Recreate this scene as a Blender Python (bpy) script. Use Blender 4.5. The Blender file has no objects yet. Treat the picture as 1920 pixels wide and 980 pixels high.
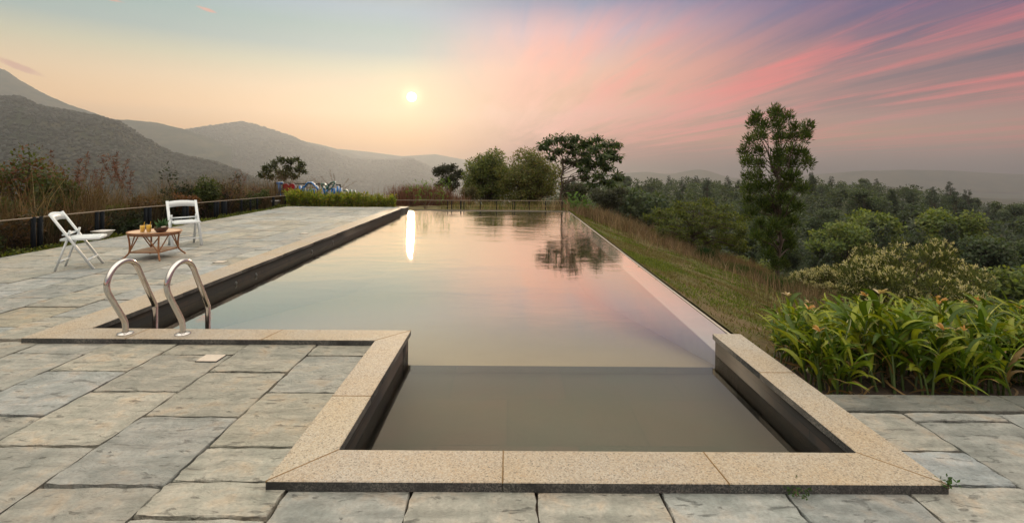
import bpy, math, random
import numpy as np
from mathutils import Vector, Matrix
R = math.radians
S = bpy.context.scene
COL = S.collection
rng = np.random.default_rng(7)
random.seed(7)

# ------------------------------------------------------------------ camera
EYE = 1.445
FPX, CY, YAW, ROLL = 892.08, 312.62, 0.0046, 0.0086      # focal length in pixels of a 1920 wide frame
cyw, syw = math.cos(YAW), math.sin(YAW)
r0 = Vector((cyw, -syw, 0)); FWD = Vector((syw, cyw, 0)); u0 = Vector((0, 0, 1))
RT = (r0*math.cos(ROLL) + u0*math.sin(ROLL)).normalized()
UP = (u0*math.cos(ROLL) - r0*math.sin(ROLL)).normalized()
cam = bpy.data.cameras.new('camera'); camo = bpy.data.objects.new('camera', cam); COL.objects.link(camo)
M3 = Matrix((RT, UP, -FWD)).transposed()
camo.matrix_world = Matrix.Translation((0, 0, EYE)) @ M3.to_4x4()
cam.sensor_width = 36; cam.lens = FPX/1920*36; cam.shift_y = -(490-CY)/1920
cam.clip_start = 0.05; cam.clip_end = 30000
S.camera = camo
CAM = Vector((0, 0, EYE))
def at(px, py, d):
    px, py, d = float(px), float(py), float(d)
    return CAM + d*(FWD + (px-960)/FPX*RT - (py-CY)/FPX*UP)
def horizon(px):
    return CY + (px-960)*math.tan(ROLL)

# ------------------------------------------------------------------ helpers
def tag(o, label=None, cat=None, group=None, kind=None):
    if label: o['label'] = label
    if cat: o['category'] = cat
    if group: o['group'] = group
    if kind: o['kind'] = kind
    return o
def empty(name, loc=(0, 0, 0), rz=0, label=None, cat=None, group=None):
    o = bpy.data.objects.new(name, None); COL.objects.link(o)
    o.location = loc; o.rotation_euler = (0, 0, rz); o.empty_display_size = .1
    return tag(o, label, cat, group)
def copy_tree(o, parent=None):
    c = o.copy(); COL.objects.link(c)
    if parent: c.parent = parent
    for ch in list(o.children): copy_tree(ch, c)
    return c

class MB:
    def __init__(s): s.v = []; s.f = []; s.t = []; s.m = []; s.n = 0
    def add(s, V, F, tone=None, m=0):
        V = np.asarray(V, float).reshape(-1, 3); F = np.asarray(F, int)
        if len(V) == 0: return
        if tone is None: tone = np.ones((len(V), 3))
        tone = np.broadcast_to(np.asarray(tone, float), (len(V), 3))
        s.v.append(V); s.t.append(tone); s.f.append(F+s.n); s.m.append(np.full(len(F), m)); s.n += len(V)
    def box(s, a, b, m=0, tone=None, M=None):
        x0, y0, z0 = a; x1, y1, z1 = b
        V = np.array([(x0,y0,z0),(x1,y0,z0),(x1,y1,z0),(x0,y1,z0),(x0,y0,z1),(x1,y0,z1),(x1,y1,z1),(x0,y1,z1)], float)
        if M is not None: V = np.array([M @ Vector(v) for v in V])
        s.add(V, [(0,3,2,1),(4,5,6,7),(0,1,5,4),(1,2,6,5),(2,3,7,6),(3,0,4,7)], tone, m)
    def bar(s, p, q, w, t, up=(0, 0, 1), m=0, tone=None):
        p = Vector(p); q = Vector(q); d = (q-p); L = d.length; d.normalize()
        side = d.cross(Vector(up)).normalized(); n = side.cross(d)
        M = Matrix((side, d, n)).transposed().to_4x4(); M.translation = p
        s.box((-w/2, 0, -t/2), (w/2, L, t/2), m, tone, M)
    def tube(s, pts, rad, n=8, m=0, cap=True, tone=None):
        P = np.array([tuple(p) for p in pts], float); k = len(P)
        rad = np.broadcast_to(np.asarray(rad, float), (k,))
        T = np.gradient(P, axis=0); T /= np.linalg.norm(T, axis=1)[:, None]+1e-9
        ref = np.array([0, 0, 1.]) if abs(T[0][2]) < .9 else np.array([1., 0, 0])
        a = np.cross(T[0], ref); a /= np.linalg.norm(a)
        V = []
        th = np.arange(n)/n*2*np.pi
        for i in range(k):
            a = a - T[i]*np.dot(a, T[i]); a /= np.linalg.norm(a)+1e-9
            b = np.cross(T[i], a)
            V.append(P[i]+rad[i]*(np.cos(th)[:, None]*a+np.sin(th)[:, None]*b))
        V = np.concatenate(V); F = []
        for i in range(k-1):
            for j in range(n):
                F.append((i*n+j, i*n+(j+1) % n, (i+1)*n+(j+1) % n, (i+1)*n+j))
        s.add(V, F, tone, m)
        if cap:
            for base, c in ((0, P[0]), ((k-1)*n, P[-1])):
                o = s.n; ring = V[base:base+n]
                s.add(np.vstack([ring, c]), [(j, (j+1) % n, n, n) for j in range(n)], tone, m)
    def lathe(s, prof, n=20, c=(0, 0, 0), m=0, tone=None):
        th = np.arange(n)/n*2*np.pi; V = []; F = []
        for r, z in prof: V += [(c[0]+r*math.cos(t), c[1]+r*math.sin(t), c[2]+z) for t in th]
        for i in range(len(prof)-1):
            for j in range(n): F.append((i*n+j, i*n+(j+1) % n, (i+1)*n+(j+1) % n, (i+1)*n+j))
        s.add(V, F, tone, m)
    def prism(s, poly, z0, z1, m=0, ms=None, bev=0, tone=None):
        n = len(poly); P = np.array(poly, float)
        ms = m if ms is None else ms
        rings = [(P, z0)]
        if bev:
            c = []
            for i in range(n):
                a, b, d = P[i-1], P[i], P[(i+1) % n]
                e1 = (a-b)/np.linalg.norm(a-b); e2 = (d-b)/np.linalg.norm(d-b)
                h = e1+e2; L = np.linalg.norm(h); sn = abs(e1[0]*e2[1]-e1[1]*e2[0])+1e-6
                c.append(b + (e1+e2)*bev/sn if L > 1e-6 else b)
            rings += [(P, z1-bev), (np.array(c), z1)]
        else: rings += [(P, z1)]
        V = np.concatenate([np.column_stack([r, np.full(n, z)]) for r, z in rings])
        k = len(rings)
        for i in range(k-1):
            F = [(i*n+j, i*n+(j+1) % n, (i+1)*n+(j+1) % n, (i+1)*n+j) for j in range(n)]
            s.add(V, F, tone, ms if i == 0 else m)
        top = V[(k-1)*n:]; s.poly(top, m, tone); s.poly(top*0+V[:n][::-1], ms, tone)
    def poly(s, V, m=0, tone=None):
        # fan from the centroid (quads with a doubled vertex become tris at build)
        n = len(V); c = V.mean(0)
        s.add(np.vstack([V, c]), [(j, (j+1) % n, n, n) for j in range(n)], tone, m)
    def build(s, name, mats, parent=None, smooth=False):
        V = np.concatenate(s.v); T = np.concatenate(s.t)
        F = []; Mi = []
        quads = []; idx = []; sizes = []
        for f, mm in zip(s.f, s.m):
            if f.shape[1] == 4:
                tri = f[:, 2] == f[:, 3]
                for part, k in ((f[~tri], 4), (f[tri][:, :3], 3)):
                    if len(part): idx.append(part.ravel()); sizes.append(np.full(len(part), k))
                Mi.append(mm[~tri]); Mi.append(mm[tri])
            else: idx.append(f.ravel()); sizes.append(np.full(len(f), 3)); Mi.append(mm)
        idx = np.concatenate(idx); sizes = np.concatenate(sizes); Mi = np.concatenate(Mi)
        me = bpy.data.meshes.new(name)
        me.vertices.add(len(V)); me.vertices.foreach_set('co', V.ravel())
        me.loops.add(len(idx)); me.loops.foreach_set('vertex_index', idx)
        me.polygons.add(len(sizes))
        me.polygons.foreach_set('loop_start', np.concatenate([[0], np.cumsum(sizes)[:-1]]))
        me.polygons.foreach_set('material_index', Mi)
        if smooth: me.polygons.foreach_set('use_smooth', np.ones(len(sizes), bool))
        a = me.color_attributes.new('tone', 'FLOAT_COLOR', 'POINT')
        a.data.foreach_set('color', np.column_stack([T, np.ones(len(T))]).ravel())
        for m in (mats if isinstance(mats, (list, tuple)) else [mats]): me.materials.append(m)
        me.update(calc_edges=True); me.validate()
        o = bpy.data.objects.new(name, me); COL.objects.link(o)
        if parent: o.parent = parent
        return o

# ------------------------------------------------------------------ materials
def srgb(r, g, b):
    f = lambda c: ((c/255+.055)/1.055)**2.4 if c > 10 else c/255/12.92
    return (f(r), f(g), f(b), 1)
class NT:
    def __init__(s, nt): s.nt = nt
    def n(s, typ, ins=None, **kw):
        nd = s.nt.nodes.new(typ)
        for k, v in kw.items(): setattr(nd, k, v)
        for k, v in (ins or {}).items():
            sock = nd.inputs[k]
            if isinstance(v, bpy.types.NodeSocket): s.nt.links.new(v, sock)
            else: sock.default_value = v
        return nd
    def math(s, op, a, b=0., c=0.): 
        return s.n('ShaderNodeMath', {0: a, 1: b, 2: c}, operation=op).outputs[0]
    def vmath(s, op, a, b=(0, 0, 0)):
        return s.n('ShaderNodeVectorMath', {0: a, 1: b}, operation=op)
    def mix(s, f, a, b, bt='MIX'):
        nd = s.n('ShaderNodeMix', data_type='RGBA', blend_type=bt)
        for k, v in ((0, f), (6, a), (7, b)):
            if isinstance(v, bpy.types.NodeSocket): s.nt.links.new(v, nd.inputs[k])
            else: nd.inputs[k].default_value = v if k == 0 or len(v) == 4 else (*v, 1)
        return nd.outputs[2]
    def ramp(s, f, stops, interp='LINEAR'):
        nd = s.n('ShaderNodeValToRGB', {0: f}); cr = nd.color_ramp; cr.interpolation = interp
        while len(cr.elements) > 1: cr.elements.remove(cr.elements[-1])
        for i, (p, c) in enumerate(stops):
            e = cr.elements[0] if i == 0 else cr.elements.new(p)
            e.position = p; e.color = c if len(c) == 4 else (*c, 1)
        return nd.outputs[0]
    def maprange(s, v, a, b, c=0., d=1., sm=False):
        nd = s.n('ShaderNodeMapRange', {0: v, 1: a, 2: b, 3: c, 4: d}, clamp=True)
        if sm: nd.interpolation_type = 'SMOOTHSTEP'
        return nd.outputs[0]
    def noise(s, vec, scale, detail=4, rough=.55, dist=0.):
        return s.n('ShaderNodeTexNoise', {'Vector': vec, 'Scale': scale, 'Detail': detail, 'Roughness': rough, 'Distortion': dist}).outputs[0]
def mat(name):
    m = bpy.data.materials.new(name); m.use_nodes = True
    for n in list(m.node_tree.nodes): m.node_tree.nodes.remove(n)
    t = NT(m.node_tree); out = t.n('ShaderNodeOutputMaterial')
    return m, t, out
def link(t, a, b): t.nt.links.new(a, b)
def pos(t): return t.n('ShaderNodeNewGeometry').outputs['Position']
def objco(t): return t.n('ShaderNodeTexCoord').outputs['Object']
def simple(name, c, rough=.6, metal=0, nscale=0, namp=.25, bump=0, bscale=40, spec=.5, coat=0):
    m, t, out = mat(name); c = c if len(c) == 4 else (*c, 1)
    co = objco(t); col = c
    if nscale:
        f = t.noise(co, nscale, 5)
        col = t.mix(f, tuple(x*(1-namp) for x in c[:3])+(1,), tuple(min(1, x*(1+namp)) for x in c[:3])+(1,))
    b = t.n('ShaderNodeBsdfPrincipled', {'Base Color': col, 'Roughness': rough, 'Metallic': metal, 'Specular IOR Level': spec, 'Coat Weight': coat})
    if bump:
        nb = t.n('ShaderNodeBump', {'Height': t.noise(co, bscale, 5), 'Strength': bump, 'Distance': .01}); link(t, nb.outputs[0], b.inputs['Normal'])
    link(t, b.outputs[0], out.inputs[0]); return m
def leafmat(name, transl=.35, rough=.5, spec=.3):
    m, t, out = mat(name)
    col = t.n('ShaderNodeAttribute', attribute_name='tone').outputs['Color']
    b = t.n('ShaderNodeBsdfPrincipled', {'Base Color': col, 'Roughness': rough, 'Specular IOR Level': spec})
    tc = t.mix(1., col, (1.25, 1.2, .6, 1), 'MULTIPLY')
    tr = t.n('ShaderNodeBsdfTranslucent', {0: tc})
    mx = t.n('ShaderNodeMixShader', {0: transl, 1: b.outputs[0], 2: tr.outputs[0]})
    link(t, mx.outputs[0], out.inputs[0]); return m
M_LEAF = leafmat('foliage', .48); M_GRASS = leafmat('grass_blades', .3, .7, .15)
M_STRAP = leafmat('strap_leaf', .3, .42, .3)
M_BARK = simple('bark', (.07, .052, .04), .9, nscale=12, namp=.5, bump=.6, bscale=30)
M_STEM = simple('dry_stem', (.16, .11, .075), .8)
M_WHITE = simple('white_resin', (.70, .77, .80), .35, nscale=6, namp=.04)
M_STEEL = simple('stainless_steel', (.62, .61, .60), .16, 1)
M_POST = simple('dark_fence_metal', (.010, .013, .017), .6, nscale=9, namp=.3, spec=.04)
M_RAIL = simple('weathered_rail', (.30, .25, .19), .6, nscale=5)
M_RATTAN = simple('rattan', (.30, .135, .055), .5, nscale=30, namp=.4, bump=.3, bscale=90)
M_RTOP = simple('woven_rattan', (.62, .45, .30), .55, nscale=40, namp=.3, bump=.6, bscale=120)
M_LAMP = simple('lamp_shade_plastic', (.80, .80, .78), .4)
M_BLUE = simple('blue_paint', (.02, .17, .50), .35); M_RED = simple('red_paint', (.33, .01, .02), .4)
M_TRIM = simple('white_trim', (.75, .8, .82), .4); M_TEAL = simple('green_paint', (.02, .13, .10), .4)
M_PLATE = simple('pale_plate', (.56, .50, .42), .5, nscale=60, namp=.2)
M_POT = simple('brown_clay', (.07, .025, .015), .5); M_SOIL = simple('soil', (.05, .035, .025), .95, nscale=20, namp=.5)

def m_net():
    m, t, out = mat('fence_net')
    co = objco(t)
    w = t.n('ShaderNodeTexChecker', {'Vector': co, 'Scale': 170.}).outputs[1]
    n = t.noise(co, 3., 3)
    fac = t.maprange(n, .3, .7, .36, .52)
    d = t.n('ShaderNodeBsdfDiffuse', {0: (.010, .010, .009, 1)}); tr = t.n('ShaderNodeBsdfTransparent')
    mx = t.n('ShaderNodeMixShader', {0: fac, 1: tr.outputs[0], 2: d.outputs[0]}); link(t, mx.outputs[0], out.inputs[0]); return m
M_NET = m_net()

def m_slab():
    m, t, out = mat('flagstone')
    p = pos(t); tone = t.n('ShaderNodeAttribute', attribute_name='tone').outputs['Color']
    big = t.noise(p, 1.1, 4, .6); mid = t.noise(p, 5.5, 6, .62, .4); fine = t.noise(p, 45, 5, .65)
    base = t.ramp(mid, [(.28, (.19, .195, .165)), (.42, (.255, .255, .215)), (.54, (.325, .312, .262)), (.64, (.375, .325, .25)), (.76, (.31, .24, .165))])
    base = t.mix(t.maprange(big, .35, .65), base, t.mix(1., base, (.94, .98, .98, 1), 'MULTIPLY'))
    base = t.mix(1., base, tone, 'MULTIPLY')
    base = t.mix(t.maprange(fine, .35, .65, 0, .35), base, (.17, .165, .14, 1))
    # small dark pits
    st = t.n('ShaderNodeMapping', {0: p, 3: (1.0, 2.6, 1.0)}).outputs[0]
    pit = t.noise(st, 7.5, 5, .6, .8); pm = t.maprange(pit, .61, .68)
    base = t.mix(t.math('MULTIPLY', pm, .42), base, (.10, .105, .10, 1))
    hh = t.math('ADD', t.math('MULTIPLY', t.noise(st, 4.5, 7, .62, 1.2), 1.3), t.math('MULTIPLY', fine, .22))
    hh = t.math('SUBTRACT', hh, t.math('MULTIPLY', pm, .3))
    bp = t.n('ShaderNodeBump', {'Height': hh, 'Strength': .9, 'Distance': .045})
    b = t.n('ShaderNodeBsdfPrincipled', {'Base Color': base, 'Roughness': t.maprange(mid, .3, .7, .5, .8), 'Specular IOR Level': .35, 'Normal': bp.outputs[0]})
    link(t, b.outputs[0], out.inputs[0]); return m
M_SLAB = m_slab()
M_JOINT = simple('mortar', (.085, .058, .04), .95, nscale=6, namp=.6, bump=.8, bscale=60)

def m_granite(name, mul=1., dark=False):
    m, t, out = mat(name); p = pos(t)
    tone = t.n('ShaderNodeAttribute', attribute_name='tone').outputs['Color']
    sp = t.n('ShaderNodeTexVoronoi', {'Vector': p, 'Scale': 170.}).outputs['Color']
    g = t.n('ShaderNodeSeparateColor', {0: sp}).outputs[0]
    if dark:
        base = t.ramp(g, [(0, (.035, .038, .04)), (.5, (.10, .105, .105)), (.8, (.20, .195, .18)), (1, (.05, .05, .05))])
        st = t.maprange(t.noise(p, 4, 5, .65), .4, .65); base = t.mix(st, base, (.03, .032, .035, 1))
    else:
        base = t.ramp(g, [(0, (.17, .155, .13)), (.12, (.31, .28, .235)), (.5, (.395, .36, .30)), (.8, (.47, .44, .38)), (1, (.37, .29, .20))])
        w = t.maprange(t.noise(p, 2.2, 5, .6), .35, .7)
        base = t.mix(w, base, t.mix(1., base, (1.02, .91, .76, 1), 'MULTIPLY'))
        st = t.maprange(t.noise(p, 7, 5, .7), .58, .75, 0, .35); base = t.mix(st, base, (.22, .19, .14, 1))
        base = t.mix(1., base, tone, 'MULTIPLY')
    bp = t.n('ShaderNodeBump', {'Height': t.noise(p, 160, 3), 'Strength': .35 if not dark else .8, 'Distance': .004})
    b = t.n('ShaderNodeBsdfPrincipled', {'Base Color': base, 'Roughness': .6, 'Specular IOR Level': .4, 'Normal': bp.outputs[0]})
    link(t, b.outputs[0], out.inputs[0]); return m
M_GRAN = m_granite('granite_top'); M_GRANS = m_granite('granite_stained_side', dark=True)

def m_walltile():
    m, t, out = mat('slate_wall_tile'); p = pos(t)
    sep = t.n('ShaderNodeSeparateXYZ', {0: p})
    al = t.math('ADD', sep.outputs[0], sep.outputs[1])
    v = t.n('ShaderNodeCombineXYZ', {0: al, 1: sep.outputs[2], 2: 0.}).outputs[0]
    br = t.n('ShaderNodeTexBrick', {'Vector': v, 'Scale': 1., 'Brick Width': .6, 'Row Height': .062, 'Mortar Size': .004, 'Color1': (.034, .024, .017, 1), 'Color2': (.015, .014, .012, 1), 'Mortar': (.01, .01, .01, 1)})
    n = t.noise(p, 9, 5); c = t.mix(t.maprange(n, .4, .7), br.outputs[0], (.014, .015, .014, 1))
    b = t.n('ShaderNodeBsdfPrincipled', {'Base Color': c, 'Roughness': .6, 'Specular IOR Level': .25})
    link(t, b.outputs[0], out.inputs[0]); return m
M_WALL = m_walltile()
def m_floor(name, a, b_, sx):
    m, t, out = mat(name); p = pos(t)
    br = t.n('ShaderNodeTexBrick', {'Vector': p, 'Scale': 1., 'Brick Width': sx, 'Row Height': .6, 'Mortar Size': .005, 'Color1': (*a, 1), 'Color2': (*b_, 1), 'Mortar': (a[0]*.75, a[1]*.75, a[2]*.75, 1)})
    n = t.noise(p, 2.5, 5, .6, .5)
    c = t.mix(t.maprange(n, .4, .75, 0, .6), br.outputs[0], (a[0]*.8, a[1]*1.15, a[2]*1.1, 1))
    b = t.n('ShaderNodeBsdfPrincipled', {'Base Color': c, 'Roughness': .7})
    link(t, b.outputs[0], out.inputs[0]); return m
M_FLOOR1 = m_floor('slate_floor', (.048, .058, .040), (.088, .066, .046), .9)
M_FLOOR2 = simple('sandstone_floor', (.44, .35, .22), .7, nscale=3, namp=.08)
M_WEIR = simple('weir_stone', (.52, .47, .40), .5, nscale=8, namp=.15)

def m_water():
    m, t, out = mat('pool_water'); p = pos(t)
    sp = t.n('ShaderNodeSeparateXYZ', {0: p})
    st = t.n('ShaderNodeMapping', {0: p, 3: (.6, 1.25, 1.0)}).outputs[0]
    n1 = t.noise(st, 2.2, 3, .5, .3); n2 = t.noise(st, .5, 2, .5)
    n3 = t.noise(t.n('ShaderNodeMapping', {0: p, 3: (.5, 3.0, 1.0)}).outputs[0], 8., 3, .55, .4)
    far = t.maprange(sp.outputs[1], 4., 11., .10, 1.3)
    patch = t.maprange(n2, .35, .65, .35, 1.)
    h = t.math('ADD', n1, t.math('MULTIPLY', n3, .18))
    h = t.math('MULTIPLY', t.math('MULTIPLY', h, far), patch)
    bp = t.n('ShaderNodeBump', {'Height': h, 'Strength': 1., 'Distance': .0068})
    fr = t.ramp(t.n('ShaderNodeLayerWeight', {0: .5, 1: bp.outputs[0]}).outputs[1], [(0, (.03,)*3), (.5, (.12,)*3), (.585, (.25,)*3), (.66, (.42,)*3), (.72, (.62,)*3), (.80, (.80,)*3), (.92, (.92,)*3), (1, (1,)*3)])
    gl = t.n('ShaderNodeBsdfGlossy', {'Color': (1., .955, .87, 1), 'Roughness': .004, 'Normal': bp.outputs[0]})
    tr = t.n('ShaderNodeBsdfTransparent', {0: (.97, .98, .96, 1)})
    mx = t.n('ShaderNodeMixShader', {0: fr, 1: tr.outputs[0], 2: gl.outputs[0]})
    link(t, mx.outputs[0], out.inputs[0])
    va = t.n('ShaderNodeVolumeAbsorption', {'Color': (.68, .64, .46, 1), 'Density': .5})
    link(t, va.outputs[0], out.inputs[1]); return m
M_WATER = m_water()

def m_ground():
    m, t, out = mat('hill_ground'); p = pos(t)
    n1 = t.noise(p, .55, 6, .65, .3); n2 = t.noise(p, 9, 6, .7); n3 = t.noise(p, .012, 6, .6)
    c = t.ramp(n1, [(.30, (.07, .09, .022)), (.44, (.12, .125, .04)), (.52, (.16, .135, .065)), (.64, (.21, .15, .09)), (.8, (.14, .12, .05))])
    c = t.mix(t.maprange(n2, .35, .7, 0, .65), c, (.05, .045, .022, 1))
    d = t.vmath('LENGTH', p).outputs[1]
    c = t.mix(t.maprange(d, 22., 60.), c, t.ramp(n3, [(.35, (.018, .028, .014)), (.6, (.035, .045, .020)), (.75, (.06, .055, .03))]))
    bp = t.n('ShaderNodeBump', {'Height': n2, 'Strength': .9, 'Distance': .05})
    b = t.n('ShaderNodeBsdfPrincipled', {'Base Color': c, 'Roughness': .95, 'Specular IOR Level': .1, 'Normal': bp.outputs[0]})
    link(t, b.outputs[0], out.inputs[0]); return m
M_GROUND = m_ground()
def m_hill():
    m, t, out = mat('wooded_hill'); p = pos(t)
    n1 = t.noise(p, .006, 6, .65); n2 = t.noise(p, .07, 4, .7)
    c = t.ramp(n1, [(.36, (.014, .024, .014)), (.48, (.034, .042, .022)), (.56, (.075, .066, .036)), (.66, (.03, .038, .02))])
    c = t.mix(t.maprange(n2, .35, .7, 0, .6), c, (.016, .024, .013, 1))
    bp = t.n('ShaderNodeBump', {'Height': n2, 'Strength': .5, 'Distance': 4.})
    b = t.n('ShaderNodeBsdfPrincipled', {'Base Color': c, 'Roughness': 1., 'Specular IOR Level': 0., 'Normal': bp.outputs[0]})
    link(t, b.outputs[0], out.inputs[0]); return m
M_HILL = m_hill()

# ------------------------------------------------------------------ numpy value noise
_tab = np.random.default_rng(3).random((256, 256))
def vnoise(x, y):
    xi = np.floor(x).astype(int); yi = np.floor(y).astype(int); fx = x-xi; fy = y-yi
    fx = fx*fx*(3-2*fx); fy = fy*fy*(3-2*fy)
    g = lambda a, b: _tab[a & 255, b & 255]
    return (g(xi, yi)*(1-fx)+g(xi+1, yi)*fx)*(1-fy)+(g(xi, yi+1)*(1-fx)+g(xi+1, yi+1)*fx)*fy
def fbm(x, y, o=4):
    s = 0; a = .5
    for i in range(o): s = s+a*(vnoise(x*2**i+17*i, y*2**i+31*i)-.5); a *= .5
    return s
def sstep(a, b, x): 
    t = np.clip((x-a)/(b-a), 0, 1); return t*t*(3-2*t)

# ------------------------------------------------------------------ terrain
RS = ([700, 900, 1000, 1060, 1150, 1250, 1500, 1600, 1700, 1750, 1800, 1840, 1870, 1920, 2300],
      [380, 372, 352, 344, 344, 342, 340, 346, 352, 358, 366, 384, 396, 404, 420])
RIDGE_D = 260.
def zt(x, y):
    x = np.asarray(x, float); y = np.asarray(y, float)
    dl = np.maximum(-8.15-x, 0); dr = np.maximum(x-2.12, 0); df = np.maximum(y-17.1, 0)
    fl = .09*dl + .22*np.maximum(dl-3.5, 0); 
    fr = .31*dr + .08*np.maximum(dr-8, 0)+.02*np.sqrt(dr+1e-9)
    ff = .05*df + .13*np.maximum(df-8, 0) + .12*sstep(0, .6, df)
    edge = .045*sstep(0, .25, dr)
    near = -.10 - edge - fl - ff - fr*np.where(y > 2.9, 1, sstep(-4, 2.9, y)*1.)
    near = near + np.where((dl+dr+df) > .4, 1, 0)*.10*fbm(x*.8, y*.8)*np.minimum(dl+dr+df, 3)
    near = -120*(1-np.exp(near/120))
    r = np.hypot(x, y); yy = np.maximum(y, r*.35)
    px = 960+FPX*np.clip(x/yy, -2, 2)
    Sy = np.interp(px, *RS)+30
    rz = EYE-(Sy-(CY+(px-960)*ROLL))/FPX*RIDGE_D
    d = yy
    vall = -18.5
    t = sstep(55, RIDGE_D, d)
    zf = vall*(1-t)+rz*t
    zf = zf - 140*sstep(RIDGE_D+10, 900, d)
    zf = zf + 6*fbm(x*.02, y*.02)*sstep(60, 150, d)
    zleft = -.42*np.maximum(r-18, 0); zleft = -150*(1-np.exp(zleft/150))-2
    az = np.degrees(np.arctan2(x, np.maximum(y, .01)))
    wr = sstep(-6, 4, az)
    zfar = zleft*(1-wr)+zf*wr
    w = sstep(24, 52, r)
    back = sstep(0, 30, -y)
    z = near*(1-w)+zfar*w
    return z*(1-back)+(-.1)*back*(1) 
def gz(x, y): return float(zt(np.array([x]), np.array([y]))[0])

def grid_mesh(name, X, Y, Z, m, smooth=True):
    a, b = X.shape
    V = np.column_stack([X.ravel(), Y.ravel(), Z.ravel()])
    i = np.arange(a*b).reshape(a, b)
    F = np.column_stack([i[:-1, :-1].ravel(), i[:-1, 1:].ravel(), i[1:, 1:].ravel(), i[1:, :-1].ravel()])
    mb = MB(); mb.add(V, F); return mb.build(name, m, smooth=smooth)
# polar ground sheet with a hole where the pool shell sits
ths = np.radians(np.linspace(0, 360, 721)); rr = np.concatenate([[.3], np.geomspace(.8, 5600, 330)])
TT, RR = np.meshgrid(ths, rr)
GX = RR*np.sin(TT); GY = RR*np.cos(TT)
GZ = zt(GX, GY)
inp = (GX > -9.2) & (GX < 2.4) & (GY < 17.4) & (GY > -8)
def pmask(x, y): return sstep(13.2, 11.5, x)*sstep(23.2, 21.5, y)*sstep(-9., -7.9, x)*sstep(1.2, 2.4, y)
GZ = GZ-.35*pmask(GX, GY)
GZ = np.where((GX > -3.6-.5) & (GX < 1.95) & (GY > 1.8) & (GY < 16.9), -2.6, GZ)
g = grid_mesh('ground', GX, GY, GZ, M_GROUND); tag(g, kind='structure')
def patch(xs, ys):
    A, B = np.meshgrid(xs, ys); o = grid_mesh('ground_slope', A, B, zt(A, B)+.025*fbm(A*3, B*3)*np.minimum(1, np.maximum(A-2.2, B-17.2)*2), M_GROUND); tag(o, kind='structure')
patch(np.concatenate([[2.113], 2.12+np.geomspace(.03, 11.3, 90)]), np.linspace(2.95, 23.5, 190))
patch(np.linspace(-8.4, 2.1132, 80), np.concatenate([[16.921], 16.93+np.geomspace(.05, 6.57, 40)]))

# ------------------------------------------------------------------ hills
def hill(name, dist, thick, prof, amp=30, nf=.004, rough=0., base=-160, res=260, ny=70):
    px = np.linspace(prof[0][0], prof[-1][0], res)
    yy = np.interp(px, [p[0] for p in prof], [p[1] for p in prof])
    k = np.ones(5)/5; yy = np.convolve(np.pad(yy, 2, 'edge'), k, 'valid')
    s = np.linspace(-1, 1.0, ny)
    PX, SS = np.meshgrid(px, s); YY = np.broadcast_to(yy, PX.shape)
    D = dist*(1+0*PX) + SS*thick
    X = D*((PX-960)/FPX); Yw = D
    ridge = EYE - (YY-(CY+(PX-960)*ROLL))/FPX*dist
    sh = 1-np.abs(SS)**1.25
    n = fbm(X*nf, Yw*nf, 5)
    Z = base + (ridge-base)*sh + n*amp*np.clip(np.abs(SS)*5, 0, 1)*(1-np.abs(SS)**4)
    Z += rough*np.abs(fbm(X*.035, Yw*.035, 3))*2
    o = grid_mesh(name, X, Yw, Z, M_HILL); tag(o, kind='structure')
    return X, Yw, Z
P1 = [(-420,120),(-200,150),(-60,178),(0,185),(45,184),(75,200),(110,207),(150,214),(190,222),(230,232),(265,255),(300,275),(330,290),(370,298),(415,308),(450,322),(480,335),(520,348),(580,365),(640,375)]
P2 = [(240,275),(300,258),(340,248),(380,242),(420,236),(455,231),(480,236),(520,248),(555,260),(580,272),(610,280),(640,292),(665,300),(700,303),(740,302),(775,299),(800,310),(825,324),(860,336),(900,350)]
P3 = [(-300,120),(-100,150),(0,172),(30,180),(60,186),(100,190),(140,198),(180,212),(215,224),(260,226),(300,230),(340,240),(380,252),(430,270)]
P4 = [(-500,60),(-200,80),(-60,115),(0,128),(20,133),(45,152),(80,172),(110,186),(150,203),(200,222),(260,240),(340,256),(440,275)]
P5 = [(430,302),(520,286),(560,290),(600,284),(640,279),(700,285),(760,293),(820,289),(900,304),(980,315)]
P6 = [(560,262),(590,268),(610,272),(640,280),(680,293),(720,297),(760,310),(800,330)]
P7 = [(1080,340),(1130,330),(1180,324),(1220,322),(1255,327),(1280,323),(1305,318),(1325,318),(1345,324),(1370,333),(1420,336),(1500,330),(1600,322),(1700,318),(1800,320),(1900,326),(2100,330),(2300,320)]
P8 = [(1500,352),(1560,347),(1620,346),(1680,350),(1740,358),(1800,368),(1860,378),(1920,383),(2000,386),(2300,380)]
h1 = hill('hill', 1300, 700, P1, 110, .0045, 5., res=520, ny=170, base=-190)
h2 = hill('hill', 3900, 1300, P2, 150, .0020, 8., res=460, ny=140)
hill('hill', 3000, 700, P3, 60, .003, 8.)
hill('mountain', 2900, 700, P4, 120, .002, 10.)
hill('mountain', 5000, 500, P5, 60, .0015)
hill('hill', 4500, 700, P6, 60, .003)
hill('mountain', 4100, 500, P7, 80, .002)
hill('hill', 2100, 700, P8, 20, .003)

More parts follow.
